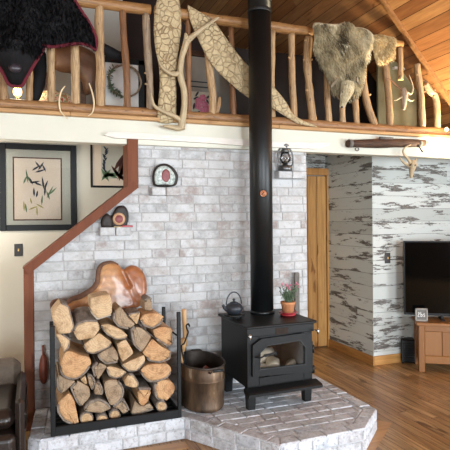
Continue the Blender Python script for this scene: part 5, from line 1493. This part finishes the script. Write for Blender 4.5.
for q, an in (((196,98),.5),((208,102),2.2),((200,112),.2),((194,106),1.4),((197,94),1.0),((208,97),.7)): disc(m, PY(*q, wy-.004), .034, .011, an)
m.build('dark_leaves', M['ink'], fd)
# little pale stick leaning on a baluster
P3 = spline([V(219.5, 97, 4.16), V(218.8, 104, 4.16), V(217, 113, 4.16)], 4); m = MB(); m.tube(P3, lerpr([.012, .02, .016], len(P3)), 9, jit=.2, mc=1)
tag(m.build('carved_stick', [M['pole'], M['poleend']]), 'short pale carved piece of wood standing behind the bottom rail beside a thick post', 'wood piece')
# floral cushion, leather saddle bag, lamp
c = PY(54, 92, 4.75); m = MB(); m.ball((c.x, 4.75, LZ+.145), (.21, .16, .145), 20); m.v = [p+Vector((noise.noise(p*5)*.03, noise.noise(p*4)*.02, abs(noise.noise(p*6))*.02)) for p in m.v]
tag(m.build('floral_cushion', M['floral']), 'red and green floral cushion on the loft floor behind the bear hide', 'cushion')
c = PY(62, 68, 4.9); 
sb = thing('leather_saddle', (c.x, 5.0, LZ), 'brown leather saddle shape in the loft behind the posts below the bear hide', 'saddle')
o2 = smooth([(p.x, p.z) for p in (PY(a, b, 5.0) for a, b in ((47,48),(62,44),(80,45),(94,52),(100,62),(97,78),(95,92),(85,96),(82,80),(72,73),(60,72),(50,66)))], 1, .2)
m = MB(); sheet(m, o2, lambda x, z, d: (x, 5.0-d, z), .04, .09, .1, .06, .02, 6); m.build('seat_and_flap', M['saddle'], sb)
for xx in (-.15, .18):
    m = MB(); m.box((c.x+xx, 5.09, LZ+.001), (c.x+xx+.05, 5.14, c.z), bev=.004); m.build('stand_leg', M['wagonwood'], sb)
lp = PY(17.5, 93, 4.7)
lm = thing('small_lamp', (lp.x, 4.7, LZ), 'small lit lamp in the loft glowing under the bear snout', 'lamp')
m = MB(); m.lathe([(.06, LZ+.001), (.06, LZ+.015), (.015, LZ+.03), (.012, lp.z-.06), (.02, lp.z-.055), (.02, lp.z-.03)], (lp.x, 4.7, 0), 18); m.build('base', M['brass'], lm)
m = MB(); m.ball((lp.x, 4.7, lp.z+.01), (.036, .036, .046), 14); m.build('bulb', M['bulb'], lm)
m = MB(); m.lathe([(.16, lp.z-.03), (.165, lp.z-.03), (.10, lp.z+.2), (.095, lp.z+.2)], (lp.x, 4.72, 0), 28)
# pale green-grey board with shelf at right end of the loft
wy = 4.55; a = PY(378, 55, wy); b = PY(417, 125, wy)
rb_ = thing('loft_board', ((a.x+b.x)/2, wy, LZ), 'olive-grey board with two thin shelf strips at the right end of the loft', 'panel')
m = MB(); m.box((a.x, wy, LZ+.002), (b.x, wy+.03, PY(400, 62, wy).z), bev=.003); m.build('board', plain('olive_board', '#77704f', '#867f5e', .8, 0, 8, .1), rb_)
m = MB(); p = PY(392, 68.5, wy); q = PY(413, 70.5, wy); m.box((p.x, wy-.05, p.z-.012), (q.x, wy+.0, p.z+.012), bev=.003); m.build('shelf_strip', M['whiteboard'], rb_)
# tiny clear bulb on the ledge at far right
p = PY(446.5, 129.5, 4.03)
fb = thing('ledge_light', p, 'tiny glowing light bulb at the right end of the loft ledge', 'light')
m = MB(); m.ball(p, (.018, .018, .022), 12); m.build('bulb', mat_emit('ledge_bulb', '#ffcf87', 8), fb)
m = MB(); m.tube([p+Vector((.03, .02, .002)), p+Vector((.012, 0, 0))], .012, 10); m.build('socket', M['black'], fb)

# ================================================================== LIGHT
def area_light(name, loc, target, sx, sy, power, col):
    l = bpy.data.lights.new(name, 'AREA'); l.shape = 'RECTANGLE'; l.size = sx; l.size_y = sy; l.energy = power; l.color = col
    o = bpy.data.objects.new(name, l); COL.objects.link(o); o.location = loc
    o.rotation_euler = (Vector(target)-Vector(loc)).to_track_quat('-Z', 'Y').to_euler(); return o
for (a, b, z0, z1), pw_ in zip(WINS, (280, 330, 120)):
    area_light('window_daylight', ((a+b)/2, YB-.15, (z0+z1)/2), ((a+b)/2, 3, (z0+z1)/2-.2), b-a, z1-z0, pw_, (.84, .93, 1.0))
area_light('window_daylight', (XR+.15, -.5, 1.3), (1.5, 1.8, 1.1), 3.4, 1.6, 270, (.84, .93, 1.0))
def point(name, loc, e, col, r=.05):
    l = bpy.data.lights.new(name, 'POINT'); l.energy = e; l.color = col; l.shadow_soft_size = r
    o = bpy.data.objects.new(name, l); COL.objects.link(o); o.location = loc; return o
point('ledge_bulb_light', PY(446.5, 129, 3.97)+Vector((0, 0, .05)), 4, (1, .74, .42), .03)
point('loft_lamp_light', (lp.x, 4.62, lp.z+.06), 9, (1, .85, .62), .04)
l = bpy.data.lights.new('torchiere_light', 'SPOT'); l.energy = 520; l.color = (1, .84, .55); l.spot_size = math.radians(100); l.spot_blend = .7; l.shadow_soft_size = .06
o = bpy.data.objects.new('torchiere_light', l); COL.objects.link(o); o.location = (4.2, 3.8, 1.7)
o.rotation_euler = (Vector((3.75, 3.4, 3.2))-Vector(o.location)).to_track_quat('-Z', 'Y').to_euler()
point('hall_fill_light', (-.9, 4.45, 1.9), 34, (1, .96, .9), .2)  # unseen fill lamp added to brighten the hall wall and prints
w = bpy.data.worlds.new('sky'); bpy.context.scene.world = w; w.use_nodes = True
bg = w.node_tree.nodes['Background']; bg.inputs[0].default_value = (.75, .85, 1, 1); bg.inputs[1].default_value = 1.0

# ================================================================== CAMERA
cam = bpy.data.cameras.new('camera'); co = bpy.data.objects.new('camera', cam); COL.objects.link(co)
cam.sensor_width = 36; cam.lens = F/450*36; cam.shift_y = (HY-225)/450; cam.clip_start = .05
co.matrix_world = Matrix.Translation(EYEP) @ Matrix.Rotation(-TH, 4, 'Z') @ Matrix.Rotation(PI/2, 4, 'X') @ Matrix.Rotation(-ROLL, 4, 'Z')
sc = bpy.context.scene; sc.camera = co
vs_ = sc.view_settings; vs_.view_transform = 'Standard'; vs_.look = 'None'; vs_.gamma = 1; vs_.use_curve_mapping = False; vs_.exposure = 0.2
